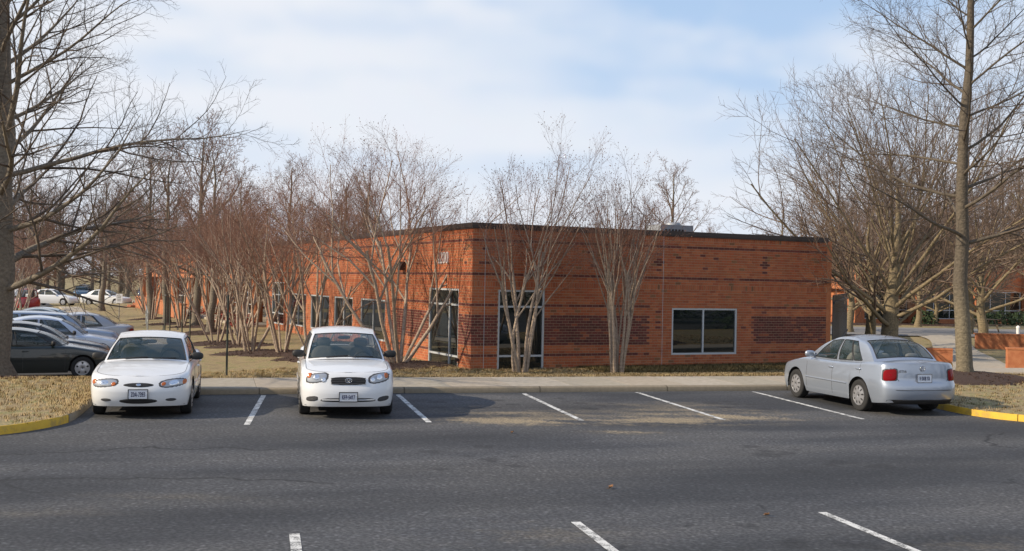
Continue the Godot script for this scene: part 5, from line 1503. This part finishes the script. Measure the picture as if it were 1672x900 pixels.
func build_small_things() -> void:
	var m := MB.new()
	var o := thing("metal_post", "thin dark metal post standing alone on the dry lawn", "post")
	m.rod(at(-7.43, 28.9, -0.2), at(-7.43, 28.9, 1.92), 0.028, 8); part("shaft", m.mesh(), M.post, o)
	m = MB.new(); m.rod(at(-7.43, 28.9, 1.92), at(-7.43, 28.9, 1.95), 0.034, 8); part("cap", m.mesh(), M.post, o)
	for e: Array in [[271, 48.0], [279, 49.0], [299, 48.0], [312, 47.0]]:
		o = thing("tree_stake", "slim green stake standing on the slope by the footpath", "stake", Vector3.ZERO, 0.0, "stakes on the slope")
		var p := at((e[0] - 836.0) / 1800.0 * e[1], e[1])
		m = MB.new(); m.rod(p + Vector3(0, -0.6, 0), p + Vector3(0, 1.55, 0), 0.03, 6); part("shaft", m.mesh(), M.post, o)
		m = MB.new(); m.rod(p + Vector3(0, 1.55, 0), p + Vector3(0, 1.59, 0), 0.04, 6); part("cap", m.mesh(), M.rail, o)
	o = thing("handrail", "grey metal handrail beside the footpath near the entrance", "handrail")
	var a := wallspot(27.5, 5.6, -0.4); var b := wallspot(33.5, 5.0, -0.2)
	for k in 4:
		m = MB.new(); m.rod(a.lerp(b, k / 3.0), a.lerp(b, k / 3.0) + Vector3(0, 0.95, 0), 0.025, 6); part("post", m.mesh(), M.rail, o)
	m = MB.new(); m.rod(a + Vector3(0, 0.95, 0), b + Vector3(0, 0.95, 0), 0.025, 6); m.rod(a + Vector3(0, 0.5, 0), b + Vector3(0, 0.5, 0), 0.02, 6); part("rail", m.mesh(), M.rail, o)
	# notice on a post
	o = thing("notice_sign", "small white notice sign on a post by the footpath", "sign", at(-24.9, 70.0, -0.4))
	m = MB.new(); m.rod(Vector3.ZERO, Vector3(0, 1.6, 0), 0.03, 6); part("post", m.mesh(), M.rail, o)
	m = MB.new(); m.cbox(Vector3(0, 1.3, 0.04), Vector3(0.42, 0.58, 0.02)); part("panel", m.mesh(), M.white, o)
	m = MB.new()
	for k in 4: m.cbox(Vector3(0, 1.45 - k * 0.1, 0.0515), Vector3(0.26 - 0.04 * (k % 2), 0.035, 0.002))
	part("print", m.mesh(), M.print, o)
	# red shrubs by the entrance
	for e: Array in [[29.0, 0.9], [33.0, 1.1], [27.6, 1.0], [42.0, 0.9]]:
		o = thing("red_shrub", "low shrub with red winter leaves below the sunlit wall", "shrub", wallspot(e[0], 0.9, -0.15), 0.0, "red shrubs below the wall")
		var rng := RandomNumberGenerator.new(); rng.seed = int(e[0] * 10)
		m = MB.new()
		for i in 260:
			var d: Vector3 = Vector3(rng.randfn(), absf(rng.randfn()), rng.randfn()).normalized() * Vector3(0.7, 0.75, 0.7) * pow(rng.randf(), 0.4) * e[1]
			var s := Vector3(rng.randfn(), rng.randfn(), rng.randfn()).normalized() * 0.05
			var t := s.cross(Vector3(rng.randfn(), rng.randfn(), rng.randfn())).normalized() * 0.07
			m.quad(d - s, d + t, d + s, d - t, s.cross(t).normalized())
		part("foliage", m.mesh(), M.red_leaf, o)
		m = MB.new()
		for k in 5: m.rod(Vector3(0, -0.1, 0), Vector3(cos(k * 1.3) * 0.4, 0.55, sin(k * 1.3) * 0.4), 0.012, 5)
		part("stem", m.mesh(), M.pear_bark, o)
	for e: Array in [[34.5, 80.5], [36.2, 81.3], [29.4, 78.2], [38.0, 82.0]]:
		o = thing("green_shrub", "dark green clipped shrub at the foot of the distant building", "shrub", at(e[0], e[1], -0.06), 0.0, "shrubs at the distant building")
		var rg := RandomNumberGenerator.new(); rg.seed = int(e[0] * 10)
		m = MB.new()
		for i in 500:
			var d: Vector3 = Vector3(rg.randfn(), absf(rg.randfn()), rg.randfn()).normalized() * Vector3(1.0, 1.1, 0.8) * pow(rg.randf(), 0.3)
			var s := Vector3(rg.randfn(), rg.randfn(), rg.randfn()).normalized() * 0.07
			var t := s.cross(Vector3(rg.randfn(), rg.randfn(), rg.randfn())).normalized() * 0.09
			m.quad(d - s, d + t, d + s, d - t, s.cross(t).normalized())
		part("foliage", m.mesh(), M.needles, o)
		m = MB.new(); m.rod(Vector3(0, -0.1, 0), Vector3(0, 0.7, 0), 0.04, 6); part("stem", m.mesh(), M.oak_bark, o)
	# picnic table
	o = thing("picnic_table", "wooden picnic table by the driveway before the distant building", "table", at(28.2, 66, 0), 0.3)
	for k in 5:
		m = MB.new(); m.cbox(Vector3(0, 0.74, -0.32 + k * 0.16), Vector3(1.9, 0.04, 0.145)); part("plank", m.mesh(), M.wood, o)
	for s: float in [-0.7, 0.7]:
		m = MB.new(); m.cbox(Vector3(0, 0.44, s), Vector3(1.9, 0.04, 0.25)); part("bench", m.mesh(), M.wood, o)
		m = MB.new()
		m.rod(Vector3(s, 0.72, -0.2), Vector3(s, 0, -0.62), 0.045, 6); m.rod(Vector3(s, 0.72, 0.2), Vector3(s, 0, 0.62), 0.045, 6); m.cbox(Vector3(s, 0.4, 0), Vector3(0.06, 0.09, 1.6))
		part("leg", m.mesh(), M.wood, o)
	o = thing("marker_post", "short white marker post on the grass past the low brick wall", "post", at(27.6, 60.0, -0.06))
	m = MB.new(); m.lathe([[0.09, 0], [0.09, 0.5], [0.11, 0.52], [0.1, 0.6], [0.02, 0.66]], Vector3.ZERO, Basis.IDENTITY, 12); part("shaft", m.mesh(), M.white, o)
	m = MB.new(); m.lathe([[0.14, 0], [0.14, 0.06], [0.09, 0.08]], Vector3.ZERO, Basis.IDENTITY, 12); part("foot", m.mesh(), M.white, o)
	# fallen leaves on the asphalt
	for e: Array in [[0.05, 17.8], [1.23, 13.19], [2.77, 11.78]]:
		o = thing("fallen_leaf", "small curled brown leaf lying on the asphalt", "leaf", at(e[0], e[1], 0.006), e[0] * 7.0, "fallen leaves on the asphalt")
		m = MB.new()
		var pts := []
		for i in 7:
			var row := []
			var f := i / 6.0
			var w := 0.03 * sin(PI * clampf(f, 0.03, 0.97)) * (1.0 + 0.35 * sin(f * 17.0))
			for j in 5: row.append(Vector3((j / 2.0 - 1.0) * w, absf(j / 2.0 - 1.0) * 0.022 + 0.018 * f * f, f * 0.07 - 0.035))
			pts.append(row)
		m.grid(pts, func(q): return q - Vector3(0, 1, 0))
		part("blade", m.mesh(), M.dead_leaf, o)
		m = MB.new(); m.rod(Vector3(0, 0.002, -0.033), Vector3(0.01, 0.004, -0.06), 0.0022, 4); part("stalk", m.mesh(), M.dead_leaf, o)
